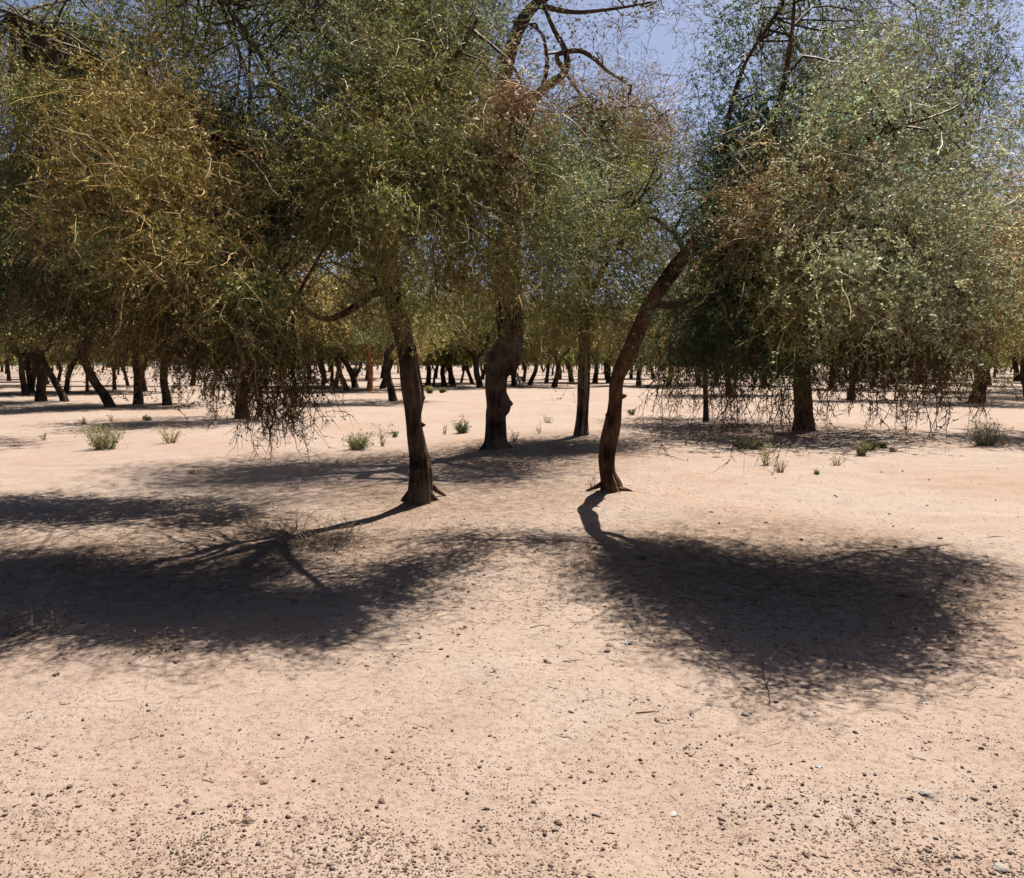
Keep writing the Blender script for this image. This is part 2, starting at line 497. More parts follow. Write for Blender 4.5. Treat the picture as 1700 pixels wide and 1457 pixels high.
    b2 = n.new('ShaderNodeBump'); b2.inputs['Strength'].default_value = 0.6; b2.inputs['Distance'].default_value = 0.006
    l.new(grit.outputs['Fac'], b2.inputs['Height']); l.new(b1.outputs[0], b2.inputs['Normal'])
    l.new(b2.outputs[0], p.inputs['Normal'])
    return m

def mat_clod(name, c1, c2):
    m = bpy.data.materials.new(name)
    nt, n, l, p = nodes_of(m)
    tc = n.new('ShaderNodeTexCoord'); oi = n.new('ShaderNodeObjectInfo')
    no = n.new('ShaderNodeTexNoise'); no.inputs['Scale'].default_value = 90; no.inputs['Detail'].default_value = 4
    l.new(tc.outputs['Object'], no.inputs['Vector'])
    ad = n.new('ShaderNodeMath'); ad.operation = 'MULTIPLY_ADD'; ad.inputs[1].default_value = 0.5
    l.new(oi.outputs['Random'], ad.inputs[0]); l.new(no.outputs['Fac'], ad.inputs[2])
    cr = n.new('ShaderNodeValToRGB')
    cr.color_ramp.elements[0].position = 0.35; cr.color_ramp.elements[0].color = (*c1, 1)
    cr.color_ramp.elements[1].position = 0.95; cr.color_ramp.elements[1].color = (*c2, 1)
    l.new(ad.outputs[0], cr.inputs[0]); l.new(cr.outputs[0], p.inputs['Base Color'])
    p.inputs['Roughness'].default_value = 0.9
    b = n.new('ShaderNodeBump'); b.inputs['Strength'].default_value = 0.6; b.inputs['Distance'].default_value = 0.004
    l.new(no.outputs['Fac'], b.inputs['Height']); l.new(b.outputs[0], p.inputs['Normal'])
    return m

def mat_attr(name, rough=0.9):
    m = bpy.data.materials.new(name)
    nt, n, l, p = nodes_of(m)
    a = n.new('ShaderNodeAttribute'); a.attribute_name = 'col'
    no = n.new('ShaderNodeTexNoise'); no.inputs['Scale'].default_value = 60
    hs = n.new('ShaderNodeMix'); hs.data_type = 'RGBA'; hs.blend_type = 'MULTIPLY'; hs.inputs[0].default_value = 0.5
    l.new(a.outputs['Color'], hs.inputs[6]); l.new(no.outputs['Color'], hs.inputs[7])
    l.new(hs.outputs[2], p.inputs['Base Color'])
    p.inputs['Roughness'].default_value = rough
    return m

M_FOL = mat_foliage()
M_BARK = mat_bark("grey_brown_bark", (0.018, 0.012, 0.008), (0.125, 0.086, 0.060))
M_BARKRED = mat_bark("reddish_bark", (0.020, 0.011, 0.007), (0.13, 0.070, 0.043))
M_BARKPALE = mat_bark("stripped_orange_wood", (0.20, 0.07, 0.03), (0.34, 0.16, 0.07))
M_BARKFAR = mat_bark("far_dark_bark", (0.02, 0.014, 0.010), (0.085, 0.056, 0.037), 0.5)
M_GROUND = mat_ground()
M_CLOD = mat_clod("earth_clod", (0.045, 0.022, 0.013), (0.14, 0.078, 0.047))
M_STONE = mat_clod("grey_stone", (0.07, 0.062, 0.056), (0.20, 0.18, 0.16))
M_PALE = mat_clod("pale_scrap", (0.15, 0.145, 0.14), (0.24, 0.235, 0.225))
M_GREEN = mat_clod("green_plastic", (0.01, 0.06, 0.03), (0.02, 0.10, 0.05))
M_LITTER = mat_attr("dry_litter")

# ------------------------------------------------------------------ ground (one sheet to the horizon)
def axis(lo, hi, a, b, fine, grow):
    mid = list(np.arange(a, b, fine))
    up, s, x = [], fine, b
    while x < hi:
        up.append(x); s *= grow; x += s
    up.append(hi)
    dn, s, x = [], fine, a
    while x > lo:
        s *= grow; x -= s
        dn.append(max(x, lo))
    return np.array(sorted(set(dn)) + mid + up)

gx = axis(-1500, 1500, -6.5, 6.5, 0.09, 1.14)
gy = axis(-60, 2600, 1.6, 13.0, 0.09, 1.10)
X, Y = np.meshgrid(gx, gy)
fade = np.clip(1 - (np.hypot(X, Y) - 60) / 120, 0, 1)
Z = ground_h(X, Y) * fade
nx, ny = len(gx), len(gy)
i, j = np.meshgrid(np.arange(nx - 1), np.arange(ny - 1))
o_ = (j * nx + i).ravel()
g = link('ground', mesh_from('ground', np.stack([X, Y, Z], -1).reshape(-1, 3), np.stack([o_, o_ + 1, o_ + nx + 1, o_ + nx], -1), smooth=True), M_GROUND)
tag(g, kind='structure', label='pale pinkish sand floor of the woodland')

# ------------------------------------------------------------------ near trees
def to_r(wpx, D): return wpx * 0.5 * D / FPX

def near_shift(D):
    """the front crowns hang a little nearer than their trunks"""
    return D - 0.7 * min(1.0, max(0.0, (9.4 - D) / 1.2))

def px_path(rows):
    rows = [(a, b, w, near_shift(d)) for a, b, w, d in rows]
    P = np.array([at(a, b, d) for a, b, w, d in rows])
    R = np.array([to_r(w, d) for a, b, w, d in rows])
    return P, R

class Tree:
    def __init__(self, name, label, base, group='thorn trees of the dry woodland'):
        self.base = np.array(base)
        self.root = thing(name, tuple(base), label, 'tree', group)
        self.anchors = []
    def local(self, P): return np.asarray(P) - self.base
    def trunk(self, rows, mat, sides=44, rings=110, flute=0.10, knob=0.05, seed=1, roots=(), knobs=()):
        s = Soup()
        P, R = px_path(rows)
        R = R * 0.87
        # foot below the soil
        foot = P[0] - np.array([0, 0, 0.12])
        P2 = np.vstack([foot, P]); R2 = np.concatenate([[R[0] * 1.08], R])
        C = tube(s, self.local(P2), R2, sides, rings, flute=flute, knob=knob, seed=seed)
        for k, (pts, rr) in enumerate(roots):
            tube(s, self.local(pts), rr, 8, 14, flute=0.12, knob=0.06, seed=seed + 10 + k)
        for k, (p, r, d) in enumerate(knobs):
            p = np.asarray(p); d = np.asarray(d, float)
            tube(s, self.local([p, p + d * 0.5, p + d]), [r, r * 0.85, r * 0.3], 10, 8, flute=0.15, knob=0.1, seed=seed + 40 + k)
        self.anchors += [c + self.base for c in C[int(rings * 0.6):]]
        return link('trunk', s.mesh('trunk', True), mat, self.root)
    def limb(self, rows, mat, sides=9, rings=26, seed=1, flute=0.07, knob=0.06, wob=0.004, parent=None):
        s = Soup()
        P, R = px_path(rows)
        R = R * 0.85
        C = tube(s, self.local(P), R, sides, rings, flute=flute, knob=knob, seed=seed, wob=wob)
        self.anchors += [c + self.base for c in C[3:]]
        return link('limb', s.mesh('limb', True), mat, self.root)
    def crown(self, soup):
        soup.v = [v - self.base for v in soup.v]
        o = link('crown', soup.mesh('crown'), M_FOL, self.root)
        return o

NEAR_K = 170.0
def pblob(soup, px, py, D, rpx, ntw_density, pal, rg, ry=None, **kw):
    """crown lobe given by its place in the view and its depth"""
    rx, rz = (rpx if isinstance(rpx, tuple) else (rpx, rpx))
    D = near_shift(D)
    c = at(px, py, D)
    r = (rx * D / FPX, ry if ry else 0.9 * rx * D / FPX + 0.25, rz * D / FPX)
    nsp = max(8, int(ntw_density * (r[0] * r[1] * r[2]) ** (2 / 3) * NEAR_K * (kw.pop('mul', 1.0))))
    kw.setdefault('core', 1.0)
    blob(soup, c, r, nsp, kw.pop('ntw', 16), pal, rg, **kw)

# ---- front right tree
rg = np.random.default_rng(11)
D0 = 9.75
b = gp(1015, 827)
tr = Tree('leaning_thorn_tree', 'thorn tree with curved reddish trunk leaning right and a broad drooping grey-green crown', b)
trunk_rows = [(1016, 827, 50, b[1]), (1015, 808, 40, b[1]), (1008, 782, 29, b[1] - 0.02), (1007, 750, 29, b[1] - .05), (1016, 708, 29, b[1] - .1), (1021, 670, 25, b[1] - .15),
              (1024, 630, 24, b[1] - .25), (1043, 590, 30, b[1] - .4), (1062, 540, 27, b[1] - .6), (1081, 500, 25, b[1] - .8), (1108, 460, 28, b[1] - 1.0), (1140, 420, 26, b[1] - 1.25),
              (1180, 372, 24, b[1] - 1.5), (1230, 318, 20, b[1] - 1.8)]
def root(px0, py0, px1, py1, D, r0, r1):
    a = at(px0, py0, D); e = gp(px1, py1)
    m = (a + e) / 2; m[2] = (a[2] * 0.35 + e[2] * 0.65) + 0.015
    return ([a, m, e - np.array([0, 0, 0.01]), e + (e - m) * 0.5 - np.array([0, 0, 0.08])], [r0 * .6, r0 * 0.42, r1 * .45, r1 * 0.3])
tr.trunk(trunk_rows, M_BARKRED, seed=3, flute=0.17, knob=0.075,
         roots=[root(1008, 800, 970, 825, b[1], .07, .02), root(1024, 812, 1050, 826, b[1] - .05, .08, .035)],
         knobs=[(at(1027, 658, b[1] - .15), 0.04, (0.09, -0.02, 0.01)), (at(1010, 690, b[1] - .15), 0.04, (-0.03, -0.02, 0.02))])
tr.limb([(1085, 498, 24, 8.95), (1110, 505, 18, 8.8), (1150, 500, 14, 8.5), (1210, 480, 10, 8.1), (1290, 470, 6, 7.6)], M_BARKRED, seed=5)
tr.limb([(1225, 322, 20, 7.95), (1290, 300, 16, 7.6), (1370, 270, 12, 7.3), (1450, 230, 8, 7.1), (1540, 200, 4, 7.0)], M_BARKRED, seed=6)
tr.limb([(1225, 322, 17, 7.95), (1270, 240, 14, 7.9), (1300, 150, 11, 7.9), (1320, 60, 8, 7.9), (1330, -40, 5, 7.9)], M_BARKRED, seed=7)
tr.limb([(1140, 420, 14, 8.55), (1110, 380, 9, 8.75), (1060, 350, 7, 8.9), (990, 330, 5, 9.0), (910, 330, 3, 9.0)], M_BARKRED, seed=81)
tr.limb([(1180, 372, 12, 8.25), (1200, 250, 10, 8.4), (1230, 120, 7, 8.5), (1300, 0, 6, 8.6), (1305, -90, 4, 8.6)], M_BARKRED, seed=8)
tr.limb([(1290, 300, 14, 7.6), (1390, 370, 11, 7.0), (1470, 430, 8, 6.7), (1550, 480, 5, 6.5)], M_BARKRED, seed=9)
tr.limb([(1250, 310, 12, 7.8), (1380, 330, 10, 8.2), (1500, 350, 8, 8.6), (1620, 390, 5, 8.8)], M_BARKRED, seed=10)
A = tr.anchors
s = Soup()
zm = 1.35
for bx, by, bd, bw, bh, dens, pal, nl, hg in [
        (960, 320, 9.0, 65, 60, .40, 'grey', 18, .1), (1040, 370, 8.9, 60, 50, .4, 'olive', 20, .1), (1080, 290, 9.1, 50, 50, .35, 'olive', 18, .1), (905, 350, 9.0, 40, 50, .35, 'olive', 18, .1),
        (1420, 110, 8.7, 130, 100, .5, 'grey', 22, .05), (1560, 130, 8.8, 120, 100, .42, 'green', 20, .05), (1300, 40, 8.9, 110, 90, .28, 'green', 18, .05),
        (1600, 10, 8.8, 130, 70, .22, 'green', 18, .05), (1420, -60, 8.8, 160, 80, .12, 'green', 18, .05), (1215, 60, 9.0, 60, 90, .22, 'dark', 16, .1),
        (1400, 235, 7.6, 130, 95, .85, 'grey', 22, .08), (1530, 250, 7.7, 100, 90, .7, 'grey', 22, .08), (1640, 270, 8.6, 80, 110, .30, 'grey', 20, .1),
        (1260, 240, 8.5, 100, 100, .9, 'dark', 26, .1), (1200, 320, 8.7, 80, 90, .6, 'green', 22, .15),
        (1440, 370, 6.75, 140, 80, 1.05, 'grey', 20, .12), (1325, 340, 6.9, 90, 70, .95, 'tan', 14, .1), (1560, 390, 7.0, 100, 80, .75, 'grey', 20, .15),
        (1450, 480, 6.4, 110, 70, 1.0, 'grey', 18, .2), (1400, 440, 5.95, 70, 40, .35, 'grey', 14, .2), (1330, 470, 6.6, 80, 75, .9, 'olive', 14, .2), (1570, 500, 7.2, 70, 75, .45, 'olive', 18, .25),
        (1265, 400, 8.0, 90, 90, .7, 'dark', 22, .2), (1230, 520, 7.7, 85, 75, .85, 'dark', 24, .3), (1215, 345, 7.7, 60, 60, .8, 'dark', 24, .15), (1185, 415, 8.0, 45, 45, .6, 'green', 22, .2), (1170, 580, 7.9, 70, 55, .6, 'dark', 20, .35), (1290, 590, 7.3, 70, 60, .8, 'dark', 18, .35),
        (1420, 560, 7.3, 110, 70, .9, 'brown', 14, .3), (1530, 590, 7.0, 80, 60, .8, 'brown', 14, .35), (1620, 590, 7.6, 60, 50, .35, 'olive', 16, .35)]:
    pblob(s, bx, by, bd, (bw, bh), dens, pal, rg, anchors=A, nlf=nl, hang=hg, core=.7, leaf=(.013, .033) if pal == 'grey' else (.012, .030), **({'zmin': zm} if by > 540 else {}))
def whips(n, x0, x1, y0, y1, d0, d1, l0, l1, pal='brown', nlf=6):
    st = np.array([at(rg.uniform(x0, x1), rg.uniform(y0, y1), near_shift(rg.uniform(d0, d1))) for _ in range(n)])
    strands(s, st, rg.uniform(l0, l1, n), rg, pal=pal, nlf=nlf)
whips(70, 1090, 1230, 560, 640, 7.4, 8.3, .25, .7)
whips(50, 1200, 1340, 600, 650, 7.0, 7.8, .3, .75)
whips(90, 1330, 1590, 590, 650, 6.8, 7.8, .2, .5)
whips(12, 1480, 1560, 610, 650, 6.5, 6.9, .35, .62)
whips(8, 1600, 1680, 600, 650, 7, 7.6, .2, .5)
tr.crown(s)

# ---- front left tree
rg = np.random.default_rng(21)
b = gp(698, 838)
tl = Tree('broad_thorn_tree', 'thorn tree with straight fluted dark trunk and a wide golden drooping crown', b)
Db = b[1]
tl.trunk([(698, 838, 50, Db), (698, 820, 44, Db), (698, 790, 41, Db), (697, 764, 36, Db), (692, 735, 31, Db), (687, 695, 28, Db - .03), (686, 660, 37, Db - .05), (681, 620, 37, Db - .1),
          (678, 590, 35, Db - .12), (668, 550, 34, Db - .2), (656, 505, 34, Db - .3), (648, 460, 32, Db - .35), (645, 400, 28, Db - .45), (650, 330, 24, Db - .6), (660, 260, 18, Db - .8)],
         M_BARK, seed=13, flute=0.20, knob=0.07,
         roots=[root(686, 815, 668, 838, Db - .05, .09, .05), root(708, 815, 726, 838, Db - .08, .08, .045), root(714, 805, 741, 829, Db + .1, .06, .03)],
         knobs=[(at(698, 660, Db - .1), 0.055, (0.05, -0.02, 0.01)), (at(699, 705, Db - .1), 0.03, (0.05, -0.02, 0.0))])
tl.limb([(652, 490, 20, Db - .32), (625, 485, 16, 8.9), (590, 510, 14, 8.8), (545, 530, 12, 8.6), (505, 510, 10, 8.3), (470, 450, 8, 7.9), (440, 380, 5, 7.5)], M_BARK, seed=14)
tl.limb([(646, 420, 26, Db - .4), (590, 360, 22, 8.6), (520, 300, 18, 8.2), (420, 250, 14, 7.9), (320, 220, 10, 7.7), (200, 210, 6, 7.6)], M_BARK, seed=15)
tl.limb([(640, 430, 26, 9.0), (560, 400, 22, 8.7), (480, 380, 18, 8.3), (380, 360, 14, 7.6), (280, 370, 9, 7.1), (200, 400, 5, 6.9)], M_BARK, seed=16)
tl.limb([(660, 265, 18, 8.5), (620, 180, 14, 8.2), (560, 90, 10, 7.9), (500, 0, 7, 7.7), (460, -90, 4, 7.6)], M_BARK, seed=17)
tl.limb([(660, 265, 18, 8.5), (700, 180, 14, 8.1), (750, 100, 10, 7.8), (790, 30, 6, 7.6)], M_BARK, seed=18)
tl.limb([(647, 400, 20, 8.9), (700, 360, 15, 8.4), (760, 330, 11, 7.9), (820, 300, 7, 7.5), (860, 260, 4, 7.3)], M_BARK, seed=19)
tl.limb([(520, 300, 16, 8.2), (480, 190, 14, 8.3), (440, 100, 10, 8.4), (380, 10, 7, 8.5), (320, -60, 4, 8.5)], M_BARK, seed=20)
tl.limb([(320, 220, 10, 7.7), (200, 120, 7, 8.0), (100, 60, 5, 8.3), (20, 30, 3, 8.5)], M_BARK, seed=22)
tl.limb([(380, 360, 13, 7.6), (420, 460, 10, 7.2), (450, 560, 7, 6.9), (470, 640, 4, 6.7)], M_BARK, seed=23)
A = tl.anchors
s = Soup()
zm = 1.45
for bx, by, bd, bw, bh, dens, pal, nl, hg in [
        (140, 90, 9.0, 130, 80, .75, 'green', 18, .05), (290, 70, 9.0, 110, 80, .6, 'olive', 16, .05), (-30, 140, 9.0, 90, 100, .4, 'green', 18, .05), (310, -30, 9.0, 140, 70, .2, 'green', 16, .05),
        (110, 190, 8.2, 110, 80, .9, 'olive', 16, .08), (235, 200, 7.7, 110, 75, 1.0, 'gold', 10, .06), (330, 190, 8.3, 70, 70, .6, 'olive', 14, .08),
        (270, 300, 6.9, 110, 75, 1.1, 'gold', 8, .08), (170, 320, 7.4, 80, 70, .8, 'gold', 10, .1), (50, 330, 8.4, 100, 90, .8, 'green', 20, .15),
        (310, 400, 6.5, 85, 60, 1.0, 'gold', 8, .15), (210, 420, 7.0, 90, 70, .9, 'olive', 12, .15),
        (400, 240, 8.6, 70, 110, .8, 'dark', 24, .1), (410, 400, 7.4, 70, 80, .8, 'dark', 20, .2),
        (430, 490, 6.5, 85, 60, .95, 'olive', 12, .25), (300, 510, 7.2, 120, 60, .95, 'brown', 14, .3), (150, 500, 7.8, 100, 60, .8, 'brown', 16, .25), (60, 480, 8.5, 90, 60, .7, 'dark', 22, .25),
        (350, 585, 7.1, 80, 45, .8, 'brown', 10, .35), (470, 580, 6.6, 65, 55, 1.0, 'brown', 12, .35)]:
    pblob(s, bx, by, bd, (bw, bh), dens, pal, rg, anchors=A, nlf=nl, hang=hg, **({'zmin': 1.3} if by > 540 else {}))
# back of the crown, beyond the trunk
for bx, by, bd, br_, bp in [(300, 360, 10.2, 110, 'dark'), (440, 330, 10.8, 110, 'olive'), (150, 340, 10.4, 110, 'dark'), (570, 310, 10.4, 90, 'olive'), (20, 330, 10.4, 100, 'green'), (330, 250, 11.3, 110, 'dark')]:
    pblob(s, bx, by, bd, (br_, br_ * .8), 0.42, bp, rg, anchors=A, nlf=22, leaf=(0.022, 0.045), rad=.0055, hang=.2)
pblob(s, 890, 280, 8.3, (50, 60), 0.4, 'green', rg, anchors=A, nlf=20)
# middle mass
for bx, by, bd, bw, bh, dens, pal, nl, hg in [
        (480, 30, 8.8, 120, 90, .6, 'green', 18, .05), (640, 10, 8.7, 130, 80, .6, 'olive', 16, .05), (560, -80, 8.6, 220, 70, .25, 'green', 16, .05), (740, 70, 8.6, 90, 90, .7, 'green', 20, .05),
        (570, 140, 8.0, 100, 85, .95, 'green', 18, .06), (690, 160, 7.8, 90, 80, .95, 'olive', 14, .06), (790, 170, 7.8, 60, 60, .7, 'olive', 12, .08), (855, 170, 7.2, 48, 38, 1.1, 'rust', 4, .1),
        (610, 260, 7.1, 100, 70, 1.05, 'olive', 14, .1), (730, 270, 7.2, 80, 65, .95, 'olive', 12, .12), (800, 300, 7.5, 55, 60, .7, 'rust', 8, .2), (510, 270, 7.9, 70, 80, .7, 'green', 18, .12),
        (660, 355, 6.8, 85, 60, .95, 'olive', 12, .2), (550, 370, 7.6, 85, 75, .6, 'olive', 16, .2), (760, 390, 7.3, 65, 55, .6, 'olive', 10, .25), (640, 430, 8.2, 70, 50, .3, 'olive', 14, .25),
        (760, 460, 7.4, 55, 35, .3, 'gold', 6, .3), (830, 440, 8.0, 50, 50, .3, 'olive', 12, .25), (900, 290, 8.3, 50, 70, .5, 'green', 22, .15), (920, 400, 8.4, 45, 50, .3, 'green', 22, .2),
        (690, 500, 8.6, 40, 40, .25, 'olive', 12, .3), (850, 330, 7.7, 55, 50, .5, 'olive', 14, .15), (800, 230, 7.4, 60, 55, .6, 'olive', 14, .1), (900, 220, 8.0, 50, 50, .35, 'green', 18, .1), (750, 330, 6.9, 60, 50, .6, 'olive', 12, .2), (650, 250, 9.0, 150, 130, .35, 'dark', 20, .2)]:
    pblob(s, bx, by, bd, (bw, bh), dens, pal, rg, anchors=A, nlf=nl, hang=hg)
whips(60, 340, 430, 590, 640, 6.8, 7.3, .2, .45)
whips(90, 410, 530, 590, 660, 6.3, 6.9, .25, .6)
whips(16, 420, 490, 640, 680, 6.2, 6.6, .25, .42)
whips(40, 560, 860, 430, 500, 7, 8.5, .2, .5, 'olive', 14)
tl.crown(s)

# ---- big centre tree
rg = np.random.default_rng(31)
b = gp(823, 748); Db = b[1]
tb = Tree('tall_thorn_tree', 'tall thick-trunked tree with a sawn burl and bare dark limbs against the sky', b)
tb.trunk([(822, 748, 56, Db), (823, 735, 44, Db), (824, 713, 38, Db), (824, 688, 38, Db), (828, 672, 44, Db), (824, 650, 38, Db), (826, 620, 42, Db), (836, 602, 54, Db), (840, 588, 56, Db), (847, 570, 48, Db),
          (852, 550, 40, Db), (850, 480, 38, Db), (845, 400, 36, Db), (840, 320, 34, Db), (836, 240, 32, Db), (835, 170, 30, Db)],
         M_BARK, seed=33, flute=0.11, knob=0.05, sides=44, rings=100,
         roots=[root(812, 735, 797, 750, Db, .16, .06), root(834, 735, 850, 748, Db, .14, .05)],
         knobs=[(at(841, 670, Db - .1), 0.09, (0.11, -.03, 0.0)), (at(815, 592, Db - .15), 0.16, (-.06, -.02, 0.06))])
LB = M_BARK
tb.limb([(832, 560, 14, Db), (828, 520, 12, Db), (826, 460, 10, Db - .3), (820, 400, 8, Db - .5)], LB, seed=39)
tb.limb([(836, 180, 28, Db), (838, 120, 26, Db), (860, 50, 24, Db), (890, 8, 20, Db), (950, -30, 14, Db), (1040, -70, 8, Db)], LB, seed=34)
tb.limb([(840, 260, 24, Db), (865, 190, 22, Db - .3), (900, 150, 18, Db - .5), (938, 120, 14, Db - .6), (938, 85, 11, Db - .6), (920, 50, 9, Db - .6), (905, 15, 7, Db - .6)], LB, seed=35)
tb.limb([(938, 118, 11, Db - .6), (925, 92, 9, Db - .6), (960, 84, 9, Db - .7), (985, 95, 8, Db - .7), (1015, 120, 6, Db - .8), (1050, 140, 4, Db - .9)], LB, seed=36)
tb.limb([(900, 148, 9, Db - .5), (908, 105, 8, Db - .4), (900, 60, 6, Db - .4), (880, 40, 5, Db - .3)], LB, seed=37)
tb.limb([(936, 116, 7, Db - .6), (965, 160, 6, Db - .8), (990, 200, 4, Db - 1), (1010, 240, 3, Db - 1.2)], LB, seed=38)
tb.limb([(834, 200, 22, Db), (800, 100, 18, Db + .2), (770, 10, 13, Db + .3), (740, -80, 8, Db + .4)], LB, seed=40)
tb.limb([(842, 330, 18, Db), (790, 260, 14, Db + .3), (720, 200, 10, Db + .5), (650, 160, 6, Db + .6)], LB, seed=41)
tb.limb([(846, 400, 16, Db), (900, 330, 12, Db - .4), (960, 290, 9, Db - .8), (1030, 260, 5, Db - 1.2)], LB, seed=42)
tb.limb([(890, 8, 12, Db), (950, 20, 8, Db - .3), (1010, 15, 6, Db - .6), (1080, 5, 3, Db - .9)], LB, seed=43)
A = tb.anchors
s = Soup()
kw = dict(anchors=A, mul=.5, rad=0.004, leaf=(0.022, 0.045), tl=(0.45, 1.0), sig=0.33, ntw=11, branch_r=0.02)
pblob(s, 780, 60, Db + .5, (90, 110), 0.55, 'dark', rg, nlf=22, **kw)
pblob(s, 720, 260, Db + .5, (130, 100), 0.5, 'olive', rg, nlf=16, **kw)
pblob(s, 940, 330, Db - .8, (110, 120), 0.5, 'green', rg, nlf=18, **kw)
pblob(s, 1000, 190, Db - 1, (90, 50), 0.55, 'tan', rg, nlf=5, **kw)
pblob(s, 930, 220, Db - .8, (80, 50), 0.4, 'olive', rg, nlf=8, **kw)
pblob(s, 950, 60, Db - .5, (110, 60), 0.05, 'brown', rg, nlf=3, **kw)
pblob(s, 1060, 0, Db - .6, (60, 35), 0.18, 'brown', rg, nlf=4, **kw)
pblob(s, 800, -100, Db, (200, 80), 0.5, 'green', rg, nlf=14, **kw)
pblob(s, 650, 60, Db + .6, (140, 120), 0.4, 'green', rg, nlf=16, **kw)
pblob(s, 900, 460, Db - .5, (100, 90), 0.4, 'olive', rg, nlf=14, hang=.3, **kw)
pblob(s, 790, 420, Db, (90, 90), 0.35, 'olive', rg, nlf=12, hang=.3, **kw)
tb.crown(s)

# ---- split trunk tree behind
rg = np.random.default_rng(41)
b = gp(965, 727); Db = b[1]
tm = Tree('split_trunk_tree', 'slim tree with split dark trunk and pale bare stripe behind the leaning tree', b)
tm.trunk([(965, 727, 34, Db), (966, 710, 26, Db), (968, 680, 22, Db), (970, 640, 23, Db), (971, 600, 22, Db), (971, 540, 20, Db), (972, 480, 18, Db), (976, 400, 16, Db), (985, 320, 12, Db), (1000, 240, 7, Db)],
         M_BARK, seed=43, flute=0.12, knob=0.05, sides=20, rings=50)
ss = Soup()
P, R = px_path([(966, 722, 5, Db - .17), (969, 690, 5, Db - .19), (972, 650, 5, Db - .19), (973, 610, 5, Db - .18), (973, 570, 4, Db - .16)])
tube(ss, P - b, R, 8, 24, flute=0.1, knob=.05, seed=3)
o = link('bare_wood_strip', ss.mesh('bare_wood_strip', True), mat_bark("weathered_wood", (0.10, 0.055, 0.035), (0.27, 0.17, 0.11)), tm.root)
tm.limb([(972, 500, 14, Db), (1010, 430, 11, Db - .4), (1050, 380, 8, Db - .8), (1090, 350, 4, Db - 1)], M_BARK, seed=44)
tm.limb([(974, 450, 12, Db), (940, 380, 10, Db - .4), (910, 320, 7, Db - .8)], M_BARK, seed=45)
tm.limb([(985, 330, 10, Db), (1040, 260, 7, Db), (1080, 210, 5, Db), (1110, 180, 3, Db)], M_BARK, seed=46)
A = tm.anchors
s = Soup()
kw = dict(anchors=A, mul=.55, rad=0.006, leaf=(0.024, 0.05), tl=(0.5, 1.0), sig=0.35, ntw=11, branch_r=0.02)
pblob(s, 1000, 300, Db - .4, (100, 80), 0.45, 'green', rg, nlf=18, **kw)
pblob(s, 1050, 240, Db, (80, 80), 0.8, 'tan', rg, nlf=10, **kw)
pblob(s, 950, 390, Db - .6, (90, 90), 0.5, 'green', rg, nlf=18, **kw)
pblob(s, 1040, 400, Db - .5, (90, 90), 0.45, 'olive', rg, nlf=16, **kw)
pblob(s, 960, 500, Db - .5, (100, 70), 0.45, 'olive', rg, nlf=14, hang=.3, **kw)
pblob(s, 1080, 480, Db - .2, (80, 80), 0.4, 'green', rg, nlf=16, hang=.3, **kw)
tm.crown(s)

# ------------------------------------------------------------------ trees behind: shared crowns, own trunks
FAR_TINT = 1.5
def crown_variant(seed, lod):
    """umbrella crown with a drooping skirt, unit tree about 6.5 m tall and 3.4 m in radius, open beneath 1.7 m"""
    r_ = np.random.default_rng(seed)
    s = Soup()
    if lod == 0: kw = dict(rad=0.014, leaf=(0.05, 0.11), tl=(0.6, 1.2), sig=0.38, ntw=10, ntl=5, nlf=14, nseg=3); dens = 0.95
    elif lod == 1: kw = dict(rad=0.026, leaf=(0.11, 0.24), tl=(0.7, 1.3), sig=0.4, ntw=7, ntl=4, nlf=12, nseg=3); dens = 0.55
    else: kw = dict(rad=0.045, leaf=(0.26, 0.55), tl=(0.8, 1.4), sig=0.45, ntw=6, ntl=2, nlf=8, nseg=2); dens = 0.26
    pals = [['olive', 'tan', 'olive'], ['green', 'olive', 'brown'], ['tan', 'olive', 'gold'], ['olive', 'brown', 'olive'], ['brown', 'tan', 'olive']][seed % 5]
    zl = r_.uniform(1.45, 2.35)
    n = 7
    for k in range(n):
        a = 6.283 * k / n + r_.uniform(-.4, .4)
        rr = r_.uniform(1.5, 2.3)
        c = (rr * math.cos(a), rr * math.sin(a), r_.uniform(3.4, 4.6))
        R = (r_.uniform(1.0, 1.4), r_.uniform(1.0, 1.4), r_.uniform(0.9, 1.3))
        nsp = max(4, int(dens * 9 * (R[0] * R[1] * R[2]) ** (2 / 3) * 1.6))
        blob(s, c, R, nsp, kw['ntw'], pals[k % 3], r_, hang=0.2, zmin=zl + .3, **{q: v for q, v in kw.items() if q != 'ntw'})
        c2 = (rr * 1.1 * math.cos(a + .4), rr * 1.1 * math.sin(a + .4), r_.uniform(2.6, 3.2))
        R2 = (r_.uniform(0.7, 1.0), r_.uniform(0.7, 1.0), r_.uniform(0.5, 0.8))
        nsp = max(3, int(dens * 9 * (R2[0] * R2[1] * R2[2]) ** (2 / 3) * 1.4))
        blob(s, c2, R2, nsp, kw['ntw'], pals[(k + 1) % 3], r_, hang=0.45, zmin=zl, **{q: v for q, v in kw.items() if q != 'ntw'})
    for k in range(3):
        c = (r_.uniform(-.8, .8), r_.uniform(-.8, .8), r_.uniform(4.6, 5.6))
        R = (1.5, 1.5, 1.1)
        nsp = max(5, int(dens * 9 * 1.7 * 1.6))
        blob(s, c, R, nsp, kw['ntw'], pals[k % 3], r_, hang=0.1, **{q: v for q, v in kw.items() if q != 'ntw'})
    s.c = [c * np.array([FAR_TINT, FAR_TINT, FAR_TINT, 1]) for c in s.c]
    me = s.mesh('woodland_crown'); me.materials.append(M_FOL)
    return me

